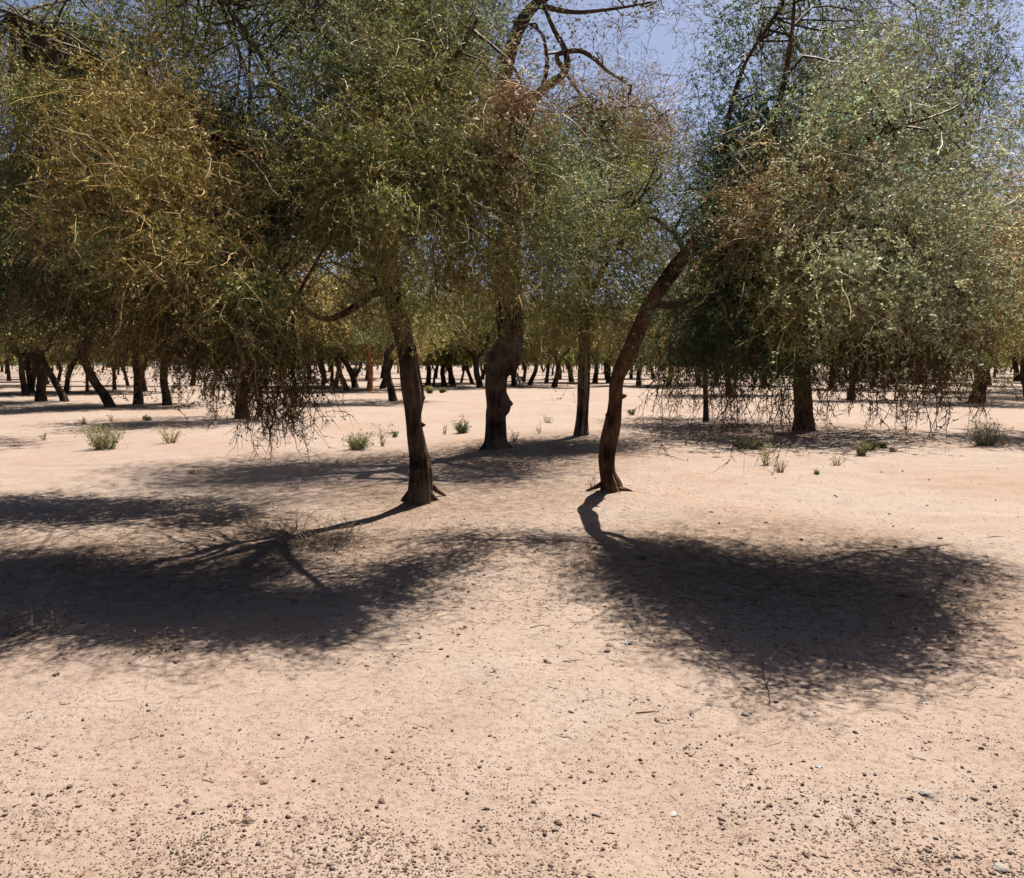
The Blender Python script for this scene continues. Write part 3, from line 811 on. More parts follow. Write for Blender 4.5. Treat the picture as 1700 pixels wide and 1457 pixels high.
CR0 = [crown_variant(k, 0) for k in range(4)]
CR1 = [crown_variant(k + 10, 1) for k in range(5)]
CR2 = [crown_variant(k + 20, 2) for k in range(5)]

def far_trunk(lean, r, r_, sides=10, rings=16):
    s = Soup()
    lx, ly = lean
    mid = np.array([lx * 0.55 + r_.normal(0, .10), ly * 0.5 + r_.normal(0, .10), 1.1])
    top = np.array([lx * 1.1 + r_.normal(0, .15), ly, 2.1])
    tube(s, [(0, 0, -.15), (0, 0, 0.05), (mid * .4 + np.array([0, 0, .1])), mid, top], [r * 1.5, r * 1.3, r * 1.05, r, r * .9], sides, rings, flute=.08, knob=.07, seed=int(r_.integers(1e6)))
    for k in range(3):
        a = r_.uniform(0, 6.28) + k * 2.1
        e = top + np.array([math.cos(a) * 1.3, math.sin(a) * 1.3, r_.uniform(1.2, 2.2)])
        m = (top + e) / 2 + np.array([math.cos(a) * .2, math.sin(a) * .2, -.15])
        tube(s, [top - np.array([0, 0, .1]), m, e], [r * .75, r * .5, r * .2], max(4, sides // 2), rings // 2, flute=.05, knob=.06, seed=int(r_.integers(1e6)))
    return s.mesh('woodland_trunk', True)

GROUP_FAR = 'far trees of the woodland'
def back_tree(base, r, lean, label, group, seed, scale=1.0, mat=None, lod=None, dz=0.0):
    r_ = np.random.default_rng(seed)
    D = base[1]
    lod = lod if lod is not None else (0 if D < 42 else 1 if D < 95 else 2)
    t = thing('woodland_tree', tuple(base), label, 'tree', group)
    link('trunk', far_trunk(lean, r, r_, *((14, 16) if D < 42 else (8, 10) if D < 95 else (5, 6))), mat or M_BARKFAR, t)
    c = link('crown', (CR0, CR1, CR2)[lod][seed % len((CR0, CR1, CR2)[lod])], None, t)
    c.location = (lean[0] * 0.9, lean[1] * 0.9, dz + r_.uniform(-.35, .5))
    c.rotation_euler = (0, 0, r_.uniform(0, 6.28))
    sx = scale * r_.uniform(0.92, 1.1)
    c.scale = (sx, sx * r_.uniform(.85, 1.15), scale * r_.uniform(0.85, 1.2))
    return t

NB = 'trees standing behind the front three'
measured = [
    # px, py, width px, lean x (m at 2 m), label or None for the far group, scale
    (1335, 714, 30, -0.10, 'dark-trunked tree standing in its shade behind the hanging twigs of the leaning tree', 1.0),
    (1622, 668, 22, 0.05, 'dark low-crowned tree behind the grey-green bush at the right edge', 1.0),
    (402, 694, 20, 0.05, 'dark trunk half hidden behind the hanging twigs of the golden crown', 1.0),
    (1172, 699, 8, 0.05, 'thin bare dark trunk just right of the leaning trunk', 0.75),
    (278, 673, 13, 0.0, 'straight dark trunk above the dry yellow tuft', 1.0),
    (230, 671, 14, -0.25, 'dark kinked trunk next to the trunk leaning left', 1.05),
    (183, 676, 15, -0.95, 'grey trunk leaning strongly left over the bushy green shrub', 1.1),
    (107, 667, 11, -1.0, 'sunlit slender pale trunk leaning left at the far left', 0.95),
    (68, 666, 15, -0.15, 'black upright trunk left of the sunlit pale leaning trunk', 1.0),
    (652, 666, 12, -0.15, 'dark upright trunk close behind the fluted trunk on its left side', 1.05),
    (42, 656, 10, -0.3, 'dark bent trunk at the far left edge behind the black upright one', 1.0),
    (614, 650, 10, 0.0, 'upright dark trunk beside the orange stripped trunk, to its right', 1.0),
    (636, 646, 9, 0.5, 'dark trunk leaning right behind the fluted trunk on its left side', 1.0),
    (557, 643, 8, 0.35, 'bright orange stripped trunk in the distance beyond the golden crown', 1.0),
    (575, 648, 8, -0.6, 'dark crooked trunk leaning left right beside the orange trunk', 1.0),
    (590, 643, 10, -0.6, None, 1.0), (797, 643, 10, 0.0, 'dark straight trunk just left of the thick burl trunk', 1.05),
    (853, 641, 8, 0.0, 'reddish dark trunk next to the goat by the thick burl trunk', 1.0), (880, 639, 7, 0.7, None, 1.0), (920, 642, 9, 0.2, None, 1.0), (907, 636, 6, 0, None, 1.0), (949, 634, 8, -.2, None, 1.0),
    (711, 640, 8, 0, None, 1.0), (720, 640, 4, 0.1, None, .9), (737, 640, 8, 0, None, 1.0), (753, 640, 8, -.3, None, 1.0), (747, 636, 5, -.4, None, 1.0), (766, 635, 4, .4, None, .9), (784, 637, 6, -.8, None, 1.0),
    (870, 633, 5, 0, None, 1.0), (988, 635, 8, 0, None, 1.0), (1010, 636, 7, 0, None, 1.0), (145, 650, 5, 0, None, .9), (190, 647, 6, 0, None, 1.0), (212, 640, 5, -.6, None, 1.0), (240, 650, 8, 0, None, 1.0),
    (110, 652, 8, .5, None, 1.1), (52, 651, 10, -.2, None, 1.0), (15, 632, 6, -.2, None, 1.0), (77, 638, 8, -.4, None, 1.0), (551, 641, 6, -.2, None, 1.0), (536, 640, 6, 0, None, 1.0), (1060, 640, 8, 0, None, 1.0),
    (1110, 642, 8, .2, None, 1.0), (1210, 655, 10, 0, None, 1.0), (1450, 640, 9, 0, None, 1.0), (1530, 636, 9, 0, None, 1.0), (1688, 632, 9, 0, None, 1.0), (1380, 645, 9, 0, None, 1.0), (1270, 640, 9, 0, None, 1.0),
    (320, 640, 8, .2, None, 1.0), (440, 645, 9, 0, None, 1.0), (490, 640, 7, -.2, None, 1.0),
]
def far_tag(px, D):
    where = ('beyond the golden crown at the left' if px < 640 else 'between the fluted trunk and the burl trunk' if px < 810 else
             'between the burl trunk and the leaning trunk' if px < 1020 else 'beyond the hanging twigs at the right')
    how = 'mid-distance olive-crowned tree' if D < 95 else 'far-off small tree'
    return '%s %s' % (how, where), ('middle distance' if D < 95 else 'distant') + ' trees ' + where
taken = []
for k, (px, py, w, lean, lab, sc) in enumerate(measured):
    bs = gp(px, py); D = bs[1]
    taken.append((bs[0], bs[1]))
    fl, fg = far_tag(px, D)
    back_tree(bs, to_r(w, D) * 0.95, (lean, 0.1), lab or fl, NB if lab else fg, 300 + k, sc, M_BARKPALE if 'orange stripped' in (lab or '') else None)
# the rest of the woodland
r_ = np.random.default_rng(77)
tries = 0
cnt = 0
while cnt < 190 and tries < 9000:
    tries += 1
    D = 34 + (240 - 34) * r_.uniform() ** 0.8
    px = r_.uniform(-250, 1950)
    x = (px - 850) / FPX * D
    # an open sandy strip through the middle distance
    if D < 62 and 380 < px < 1120: continue
    if D < 48 and -60 < px < 380: continue
    if any((x - a) ** 2 + (D - c) ** 2 < (4.2 + 0.008 * D) ** 2 for a, c in taken): continue
    taken.append((x, D)); cnt += 1
    fl, fg = far_tag(px, D)
    back_tree(np.array([x, D, ground_h(x, D) * max(0, 1 - max(0, D - 60) / 120)]), r_.uniform(0.12, 0.24), (r_.normal(0, .35), r_.normal(0, .2)), fl, fg, 1000 + cnt, r_.uniform(1.0, 1.5) if D < 115 else r_.uniform(0.7, 1.35))
# trees just outside the frame whose crowns reach in / whose shade falls in view
for k, (x, y, lab) in enumerate([(-11.9, 17.0, 'tree at the far left edge with its trunk out of view'), (13.4, 19.0, 'tree at the far right edge with its trunk out of view')]):
    back_tree(np.array([x, y, ground_h(x, y)]), .17, (.1, .1), lab, NB, 905 + k, 1.0)
# the wood beyond
s = Soup(); r_ = np.random.default_rng(5)
for k in range(340):
    D = r_.uniform(245, 420); x = r_.uniform(-0.95, 0.95) * D
    N = 26
    c = np.array([x, D, 0])
    P = c + r_.normal(0, 1, (N, 3)) * np.array([2.4, 2.4, 1.2]) + np.array([0, 0, 4.2]); P[:, 2] = np.maximum(P[:, 2], 1.8)
    d = nrm(r_.normal(0, 1, (N, 3))); e = nrm(np.cross(d, r_.normal(0, 1, (N, 3))))
    sz = r_.uniform(.6, 1.3, (N, 1))
    vv = np.stack([P - d * sz, P + e * sz * .8, P + d * sz, P - e * sz * .8], 1)
    tone = np.array([.10, .10, .05]) * r_.uniform(.8, 1.25)
    s.add(vv.reshape(-1, 3), (np.arange(N) * 4)[:, None] + np.arange(4), None, (*tone, 1))
    tube(s, [(x, D, -.1), (x + r_.normal(0, .3), D, 3.2)], [.22, .18], 5, 3, col=(.06, .04, .03, 0), cap=False)
tag(link('distant_woods', s.mesh('distant_woods'), M_FOL), 'distant olive woodland on the horizon', 'woods', kind='stuff')

# ------------------------------------------------------------------ small plants
def plant(name, label, cat, px, py, w, h, n, tcol, lcol, rg, nlf=14, spread=0.5, rad=0.004, leaf=(0.02, 0.04), bent=0.0, group='low plants on the sand', ntl=5):
    p = gp(px, py); D = p[1]
    wm, hm = w * D / FPX, h * D / FPX
    t = thing(name, tuple(p), label, cat, group)
    s = Soup()
    a = rg.uniform(0, 6.28, n); q = np.sqrt(rg.uniform(0, 1, n))
    P0 = np.stack([np.cos(a) * q * wm * .22, np.sin(a) * q * wm * .22, np.full(n, -.01)], -1)
    Dr = np.stack([np.cos(a) * q * spread * wm / hm, np.sin(a) * q * spread * wm / hm, np.ones(n)], -1)
    L = hm * rg.uniform(.6, 1.12, n)
    j = .85 * np.clip(rg.normal(1, .18, (n, 1)), .6, 1.5)
    k = D / 13.0
    tcs = np.array(tcol) * j; lcs = np.array(lcol) * j
    old = rg.uniform(size=n) < .3
    tcs[old] = np.array(DRY) * .75; lcs[old] = lcs[old] * .5 + np.array(DRY) * .35
    twigs(s, P0, Dr, L, rg.uniform(.7, 1.3, n) * rad * k, tcs, lcs, nseg=4, zig=.16, droop=np.full(n, bent), ntl=ntl, nlf=nlf,
          tl_len=(.12, .3), leaf=(leaf[0] * k, leaf[1] * k), rg=rg)
    # split stems and leaves into two parts
    link('stems', s.mesh('stems'), M_FOL, t)
    return t
rg = np.random.default_rng(55)
GN, DRY, GREY = (.10, .16, .05), (.30, .21, .10), (.17, .17, .11)
plant('leafy_shrub', 'round leafy green shrub on open sand under the golden crown, the largest green one', 'shrub', 175, 746, 56, 42, 90, (.16, .14, .06), (.15, .19, .06), rg)
plant('dry_tuft', 'dry yellow stalky tuft right of the round green shrub', 'grass tuft', 283, 739, 26, 30, 34, (.32, .22, .09), (.28, .22, .09), rg, nlf=5)
plant('leafy_shrub', 'compact pale green shrub left of the fluted trunk', 'shrub', 595, 746, 46, 32, 80, (.18, .15, .07), (.19, .22, .09), rg)
plant('tall_stalk', 'tall dry upright stalk beside the compact pale green shrub', 'weed', 634, 737, 12, 40, 10, DRY, (.18, .17, .07), rg, spread=.2)
plant('seedling', 'tiny green seedling left of the fluted trunk', 'weed', 656, 722, 10, 13, 12, (.15, .15, .06), GN, rg)
plant('leafy_shrub', 'small dark green shrub with a thin tall stem left of the burl trunk', 'shrub', 766, 718, 24, 20, 46, (.08, .09, .04), (.06, .11, .04), rg)
plant('dry_weed', 'thin tall bare stem rising from the small dark green shrub', 'weed', 776, 718, 5, 34, 4, DRY, DRY, rg, nlf=2, spread=.2)
plant('dry_weed', 'short dry stem between the fluted trunk and the small dark green shrub', 'weed', 737, 719, 10, 20, 8, DRY, (.2, .18, .08), rg, nlf=3)
plant('grey_bush', 'spiky grey-green dry bush near the right edge', 'bush', 1636, 741, 54, 42, 110, GREY, (.20, .21, .13), rg, nlf=8)
plant('dry_tuft', 'small reddish dry tuft touching the spiky grey bush', 'grass tuft', 1664, 741, 18, 14, 20, (.25, .15, .09), (.22, .15, .09), rg, nlf=3)
plant('young_shrub', 'yellowish green shrub with a stem base left of the darker pair', 'shrub', 1430, 756, 22, 26, 44, (.22, .18, .09), (.20, .20, .08), rg)
plant('young_shrub', 'dark olive low shrub between two smaller plants in the right plant row', 'shrub', 1447, 746, 22, 18, 44, (.14, .12, .06), (.11, .13, .05), rg)
plant('young_shrub', 'tiny olive shrub right of the dark olive low shrub', 'shrub', 1466, 744, 14, 11, 24, (.14, .12, .06), (.13, .14, .06), rg)
plant('dry_tuft', 'squat reddish brown tuft ending the right plant row', 'grass tuft', 1482, 751, 14, 10, 26, (.20, .10, .05), (.16, .10, .05), rg, nlf=4)
plant('dry_tuft', 'dry tan tuft with thick dark stems in front of the shaded trunk', 'grass tuft', 1295, 780, 18, 22, 26, (.24, .17, .09), (.20, .16, .08), rg, nlf=3)
plant('dry_tuft', 'splayed dry tan grass tuft on open sand below the hanging twigs', 'grass tuft', 1388, 770, 20, 20, 22, (.30, .22, .11), (.26, .20, .10), rg, nlf=2, spread=.9)
plant('tall_stalk', 'yellow-green tall weed at the edge of the shaded shrub', 'weed', 1272, 769, 18, 38, 14, (.24, .22, .08), (.26, .25, .09), rg, spread=.3)
plant('dry_weed', 'single thin dry stalk on the sand right of the leaning trunk', 'weed', 1138, 739, 7, 22, 6, DRY, (.24, .21, .08), rg, nlf=5, spread=.2)
plant('seedling', 'very small green sprout left of the splayed tan tuft', 'weed', 1355, 784, 8, 9, 9, (.18, .17, .07), GN, rg)
plant('seedling', 'small green sprout on the bright sand beside the leaning trunk', 'weed', 1048, 688, 12, 12, 12, (.18, .17, .07), (.20, .21, .09), rg)
plant('dry_tuft', 'pale wispy grass tuft between the burl trunk and the split trunk', 'grass tuft', 910, 704, 16, 18, 16, (.38, .29, .17), (.36, .28, .16), rg, nlf=2, spread=.8)
plant('dry_weed', 'dark dry stalk at the right foot of the burl trunk', 'weed', 855, 736, 12, 24, 10, (.10, .08, .05), (.10, .09, .05), rg, nlf=6)
plant('dry_weed', 'thin dark stalk in the shade left of the split trunk', 'weed', 896, 721, 7, 16, 6, (.10, .08, .05), (.10, .09, .05), rg, nlf=4)
plant('dry_tuft', 'sparse tan tuft alone on the sand at the far left', 'grass tuft', 72, 726, 12, 18, 10, DRY, (.26, .20, .10), rg, nlf=3)
plant('dry_tuft', 'little brown tuft on the sand near the trunk leaning left', 'grass tuft', 139, 704, 9, 11, 14, (.18, .11, .06), (.16, .11, .06), rg, nlf=3)
plant('seedling', 'low green plant in front of the straight dark trunk', 'weed', 245, 696, 14, 9, 14, (.15, .15, .06), (.15, .17, .07), rg)
plant('dry_weed', 'upright dry stem left of the low green plant', 'weed', 185, 698, 6, 16, 5, DRY, DRY, rg, nlf=3, spread=.2)
plant('shaded_shrub', 'dark green shrub in the shade left of the dark trunk behind hanging twigs', 'shrub', 1243, 745, 62, 24, 90, (.08, .08, .04), (.07, .10, .045), rg)
plant('dry_tuft', 'faint flattened reddish tuft at the edge of the big left shadow', 'grass tuft', 325, 782, 30, 12, 18, (.30, .17, .10), (.28, .17, .10), rg, nlf=2, spread=1.0)
plant('bare_sapling', 'bare twiggy sapling at the left root of the leaning trunk', 'sapling', 983, 815, 14, 36, 7, (.20, .15, .09), (.2, .15, .09), rg, nlf=0, spread=.5, rad=.005)
plant('leafy_weeds', 'low green weeds at the left end of the far dark bank', 'weed', 714, 653, 14, 12, 30, (.15, .15, .06), (.18, .19, .07), rg)
plant('leafy_weeds', 'second low green weed clump on the far dark bank', 'weed', 735, 652, 12, 8, 26, (.13, .13, .06), (.15, .17, .07), rg)
plant('leafy_weeds', 'pale green round bush glimpsed past the orange trunk', 'bush', 588, 628, 14, 18, 50, (.10, .14, .08), (.10, .19, .11), rg, group='low plants on the sand')

# ------------------------------------------------------------------ brush, sticks
def brush(name, label, px, py, w, h, n, rg, col=(.20, .15, .10)):
    p = gp(px, py); D = p[1]; wm, hm = w * D / FPX, h * D / FPX
    t = thing(name, tuple(p), label, 'dry brush', 'heaps of dry brush')
    s = Soup()
    P0 = np.stack([rg.uniform(-.5, .5, n) * wm, rg.uniform(-.3, .3, n) * wm, rg.uniform(0.0, .35, n) * hm], -1)
    Dr = rg.normal(0, 1, (n, 3)) * np.array([1, 1, .45]) + np.array([0, 0, .35])
    twigs(s, P0, Dr, rg.uniform(.25, .6, n) * wm, rg.uniform(.002, .005, n), np.tile(col, (n, 1)) * rg.uniform(.6, 1.4, (n, 1)), np.tile(col, (n, 1)), nseg=5, zig=.25, droop=np.full(n, .03), ntl=6, nlf=3, tl_len=(.1, .25), rg=rg)
    v = np.concatenate(s.v); lo = v[:, 2] < 0.004
    s.v = [np.where((x[:, 2] < .004)[:, None] & np.array([0, 0, 1], bool), .004, x) for x in s.v]
    link('twigs', s.mesh('twigs'), M_FOL, t)
brush('dry_brush', 'heap of dry twigs lying in the left shadow beside the sunlit gap', 520, 905, 130, 30, 90, rg)
brush('dry_brush', 'small tangle of fallen twigs left of the larger heap in the shadow', 440, 885, 60, 30, 40, rg, (.24, .18, .11))
brush('dry_brush', 'fallen dead branchlets at the left edge of the shadow', 50, 1050, 110, 50, 46, rg, (.17, .13, .10))
brush('dry_brush', 'sparse twig pile near the front rim of the left shadow', 270, 1080, 70, 20, 16, rg, (.20, .14, .09))

def stick(label, pts, r, col, lift=0.0, name='fallen_stick'):
    r = r * .6
    col = tuple(c * .5 for c in col)
    P = np.array([gp(a, c) for a, c in pts])
    P[:, 2] = ground_h(P[:, 0], P[:, 1]) + r + lift * np.linspace(0, 1, len(P))
    s = Soup(); b0 = P[0].copy()
    C = tube(s, P - b0, np.linspace(r, r * .45, len(P)), 6, 18, col=(*col, 0), flute=.08, knob=.1, seed=int(rg.integers(1e6)), wob=.003)
    for k in range(3):
        c = C[int(rg.integers(5, 16))]
        d = nrm(rg.normal(0, 1, 3) * np.array([1, 1, .2]))
        tube(s, [c, c + d * r * 6, c + d * r * 11 + np.array([0, 0, r])], [r * .5, r * .4, r * .15], 5, 5, col=(*col, 0), seed=k)
    o = link(name, s.mesh(name, True), M_LITTER); o.location = tuple(b0)
    tag(o, label, 'stick', 'sticks fallen on the sand')
stick('dark forked stick running down out of the right shadow', [(1268, 1085), (1270, 1110), (1277, 1135), (1281, 1158)], .010, (.22, .18, .15))
stick('thin tan straight stick on the sand below the right shadow', [(1056, 1176), (1085, 1174), (1103, 1172)], .006, (.36, .22, .13))
stick('pale bent stick lying in the right shadow', [(1090, 1017), (1120, 1022), (1150, 1021), (1185, 1018), (1215, 1012)], .008, (.42, .36, .28))
stick('grey short stick left of the right shadow, slightly forked', [(935, 1094), (960, 1092), (992, 1089)], .006, (.22, .13, .09))
stick('second pale stick near the front rim of the right shadow', [(1130, 1045), (1160, 1052), (1200, 1050), (1238, 1047)], .006, (.36, .30, .23))
stick('twig on the bright sand just left of the right shadow', [(880, 1035), (900, 1031), (915, 1034)], .005, (.18, .11, .07))
stick('short splintered pale stick beside the brown wood chip', [(270, 1282), (285, 1278), (303, 1270)], .007, (.62, .48, .36))
stick('thin curved twig on the sand right of the right shadow', [(1610, 1142), (1622, 1135), (1640, 1134)], .004, (.18, .12, .08))
stick('small dark twig on bare sand in the middle', [(872, 1205), (876, 1212), (880, 1222)], .003, (.10, .07, .05))
stick('thin pale straw in the left foreground', [(425, 1352), (435, 1346), (448, 1341)], .003, (.60, .48, .36))
stick('dark curled twig at the front rim of the left shadow', [(585, 1040), (605, 1046), (625, 1042)], .005, (.14, .09, .06))
stick('dark twig lying at the right edge of the sand', [(1640, 890), (1660, 887), (1676, 890)], .006, (.16, .10, .07))

# ------------------------------------------------------------------ clods and stones
def lump(seed, sub=2, flat=0.7, rough=0.22):
    import bmesh
    r_ = np.random.default_rng(seed)
    bm = bmesh.new(); bmesh.ops.create_icosphere(bm, subdivisions=sub, radius=1.0)
    ks = [(r_.normal(0, 1.6, 3), r_.uniform(0, 6.28), rough / (1 + .4 * q)) for q in range(6)]
    for v in bm.verts:
        c = np.array(v.co); m = 1 + sum(a * math.sin(np.dot(k, c) + ph) for k, ph, a in ks) * .6
        v.co = Vector(c * m * np.array([1, r_.uniform(.97, 1.0), flat]))
    me = bpy.data.meshes.new('clod'); bm.to_mesh(me); bm.free()
    return me
def crumb(seed):
    """an angular clod of a few soil lumps stuck together"""
    import bmesh
    r_ = np.random.default_rng(seed)
    bm = bmesh.new()
    for k in range(3 + seed % 2):
        rad = [1.0, .7, .5, .4][k] * .8
        c = np.zeros(3) if k == 0 else np.array([r_.uniform(-.9, .9), r_.uniform(-.7, .7), r_.uniform(-.25, .2)])
        out = bmesh.ops.create_icosphere(bm, subdivisions=1, radius=rad)
        for v in out['verts']:
            v.co = Vector(c + np.array(v.co) * r_.uniform(.68, 1.2) * np.array([1.15, .95, .75]))
    me = bpy.data.meshes.new('clod'); bm.to_mesh(me); bm.free()
    return me
CL = [crumb(k) for k in range(12)]
for m_ in CL: m_.materials.append(M_CLOD)
STN = lump(50, 2, .6, .4); STN.materials.append(M_STONE)

def clod(px, py, wpx, label, me=None, cat='clod', name='earth_clod', group='clods of earth on the sand', flat=1.0, mat=None):
    p = gp(px, py); r = wpx * .5 * p[1] / FPX
    if mat is not None:
        me = me.copy(); me.materials.clear(); me.materials.append(mat)
    o = link(name, me or CL[int(rg.integers(0, 12))])
    o.location = (p[0], p[1], p[2] + r * .05 * flat)
    o.rotation_euler = (rg.uniform(-.3, .3), rg.uniform(-.3, .3), rg.uniform(0, 6.28))
    o.scale = (r, r * rg.uniform(.8, 1.1), r * flat)
    tag(o, label, cat, group)
    return o
clod(1238, 1176, 14, 'smooth pale grey stone just below the right shadow', STN, 'stone', 'grey_stone')
clod(1290, 1156, 12, 'dark grey stone at the tip of the forked stick', STN, 'stone', 'grey_stone')
clod(1240, 1133, 11, 'dark brown clod in the front fringe of the right shadow')
clod(1636, 926, 12, 'dark grey stone alone on the sand at the right', STN, 'stone', 'grey_stone')
clod(1538, 1314, 24, 'pale topped grey stone in the right foreground, widest of the stones', STN, 'stone', 'grey_stone', flat=.8)
clod(1278, 1327, 13, 'very dark knobbly clod in the right foreground')
clod(302, 1251, 16, 'smooth brown rounded clod beside the splintered pale stick')
clod(92, 1122, 13, 'dark reddish clod near the left edge below the shadow')
clod(438, 1293, 17, 'dark flat brown clod right of the splintered stick')
clod(632, 1318, 22, 'crumbly brown clod in the middle foreground')
clod(410, 1358, 22, 'crumbling dark clod in the lower left foreground')
clod(482, 1446, 24, 'broad dark clod at the bottom edge left of the middle')
clod(1092, 1188, 13, 'brown crusty clod below the thin tan stick')
clod(1340, 1400, 20, 'blackish clod in the lower right foreground')
clod(1660, 1432, 24, 'dark bluish crumbly stone at the lower right', STN, 'stone', 'grey_stone')
clod(697, 1050, 10, 'brown clod on the sand between the two big shadows')
clod(785, 1000, 12, 'dark lump on the sand right of the left shadow')
clod(1652, 987, 11, 'dark clod near the right edge beside the right shadow')
clod(1502, 1045, 12, 'reddish brown clod on the right rim of the right shadow')
clod(228, 1262, 14, 'dark elongated bark chip left of the smooth brown clod', flat=.6)
clod(1118, 1335, 17, 'flat pale shard in the middle foreground', STN.copy(), 'stone', 'pale_shard', flat=.35, mat=M_PALE)

# white and green litter: thin crumpled film with its own folds
def scrap(label, px, py, wpx, mat, seed, name='litter_scrap', hm=.4):
    r_ = np.random.default_rng(seed)
    p = gp(px, py); r = wpx * .5 * p[1] / FPX
    n = 9
    u, v = np.meshgrid(np.linspace(-1, 1, n), np.linspace(-1, 1, n))
    a = u * (1 + .25 * np.sin(3 * v + seed)); c = v * (.55 + .2 * np.sin(4 * u + seed))
    z = hm * np.abs(np.sin(3 * u + 2 * v + seed) * np.cos(2.4 * v - u)) + r_.uniform(0, .12, u.shape) + .05
    top = np.stack([a, c, z], -1).reshape(-1, 3) * r
    bot = top - np.array([0, 0, .04 * r + .0008])
    i, j = np.meshgrid(np.arange(n - 1), np.arange(n - 1)); o_ = (j * n + i).ravel()
    q = np.stack([o_, o_ + 1, o_ + n + 1, o_ + n], -1)
    o = link(name, mesh_from(name, np.vstack([top, bot]), np.vstack([q, q[:, ::-1] + n * n])), mat)
    o.location = tuple(p); o.rotation_euler = (0, 0, r_.uniform(-.4, .4))
    tag(o, label, 'litter', 'scraps of litter on the sand')
scrap('crumpled white scrap at the left rim of the right shadow', 1040, 1062, 18, M_PALE, 1)
scrap('white scrap on the bright sand in the right foreground', 1361, 1263, 12, M_PALE, 2)
scrap('small white scrap on the sand below the right shadow tip', 1536, 1160, 10, M_PALE, 3)
scrap('green plastic scrap in the trunk shadow of the leaning tree', 1064, 935, 13, M_GREEN, 4, hm=.9)
scrap('white litter lying on the far dark bank', 758, 646, 9, M_PALE, 5, hm=.9)

# scattered clods: the largest in view as things, the rest as one spread
r_ = np.random.default_rng(123)
N = 30000
py = 1010 + (1490 - 1010) * r_.uniform(0, 1, N) ** 0.62
px = r_.uniform(-40, 1740, N)
xs, ys = [], []
rx = (px - W / 2) / FPX; dy = (H / 2 - py) / FPX
ry = CP + dy * SP; rz = -SP + dy * CP
Dd = CAMZ / -rz * ry; Xx = rx * CAMZ / -rz
cl = vnoise(Xx * 2.0, Dd * 2.0, 1) * .45 + vnoise(Xx * 9, Dd * 9, 2) * .55
dens = np.clip((py - 1000) / 430, 0, 1) ** 1.5
keep = r_.uniform(0, 1, N) < np.clip(dens * (cl ** 2.4) * 3.2 + .015, 0, 1)
Xx, Dd, py = Xx[keep], Dd[keep], py[keep]
sz = 0.0018 + 0.0038 * r_.pareto(3.2, len(Xx)).clip(0, 2.4) * .75
# a sparse sprinkle farther off
M = 900
py2 = 770 + 330 * r_.uniform(0, 1, M); px2 = r_.uniform(0, 1700, M)
q2 = np.array([gp(a, c) for a, c in zip(px2, py2)])
Xx = np.concatenate([Xx, q2[:, 0]]); Dd = np.concatenate([Dd, q2[:, 1]])
sz = np.concatenate([sz, .004 + .008 * r_.pareto(3, M).clip(0, 2)])
Zz = ground_h(Xx, Dd)
app = sz / Dd
order = np.argsort(-app)
big = order[:255]
for k in big:
    o = link('earth_clod', CL[int(r_.integers(0, 12))])
    r = sz[k]
    o.location = (Xx[k], Dd[k], Zz[k] + r * .05)
    o.rotation_euler = (r_.uniform(-.4, .4), r_.uniform(-.4, .4), r_.uniform(0, 6.28))
    o.scale = (r * r_.uniform(.9, 1.3), r * r_.uniform(.8, 1.2), r * r_.uniform(.7, 1.1))
    pxk = W / 2 + FPX * Xx[k] / Dd[k]
    zone = 'left' if pxk < 567 else 'middle' if pxk < 1133 else 'right'
    if Dd[k] < 3.6: lab = 'small brown earth clod among many in the stony %s foreground' % zone
    else: lab = 'small brown earth clod lying farther back on the %s of the sand' % zone
    tag(o, lab, 'clod', 'small clods, ' + ('front ' if Dd[k] < 3.6 else 'back ') + zone)
rest = order[255:]
import bmesh
bm = bmesh.new(); bmesh.ops.create_icosphere(bm, subdivisions=1, radius=1.0)
IV = np.array([v.co for v in bm.verts]); IT = np.array([[v.index for v in f.verts] for f in bm.faces]); bm.free()
n = len(rest)
R3 = sz[rest][:, None] * r_.uniform(.6, 1.5, (n, 3)) * np.array([1.25, .9, .75])
V = IV[None] * R3[:, None, :] * r_.uniform(.6, 1.35, (n, len(IV), 1))
an = r_.uniform(0, 6.28, n); ca, sa = np.cos(an)[:, None], np.sin(an)[:, None]
V = np.stack([V[..., 0] * ca - V[..., 1] * sa, V[..., 0] * sa + V[..., 1] * ca, V[..., 2]], -1)
V += np.stack([Xx[rest], Dd[rest], Zz[rest] + R3[:, 2] * .25], -1)[:, None, :]
T = (np.arange(n) * len(IV))[:, None, None] + IT[None]
mixv = r_.uniform(0, 1, (n, 1)) ** 1.3
cc = np.array([.052, .026, .015]) * mixv + np.array([.17, .115, .085]) * (1 - mixv)
cc = np.concatenate([cc, np.zeros((n, 1))], 1)
o = link('gravel', mesh_from('gravel', V.reshape(-1, 3), None, T.reshape(-1, 3), np.repeat(cc, len(IV), 0)), mat_attr('gravel_crumbs'))
tag(o, 'fine crumbs of soil and grit strewn over the sand', 'gravel', kind='stuff')

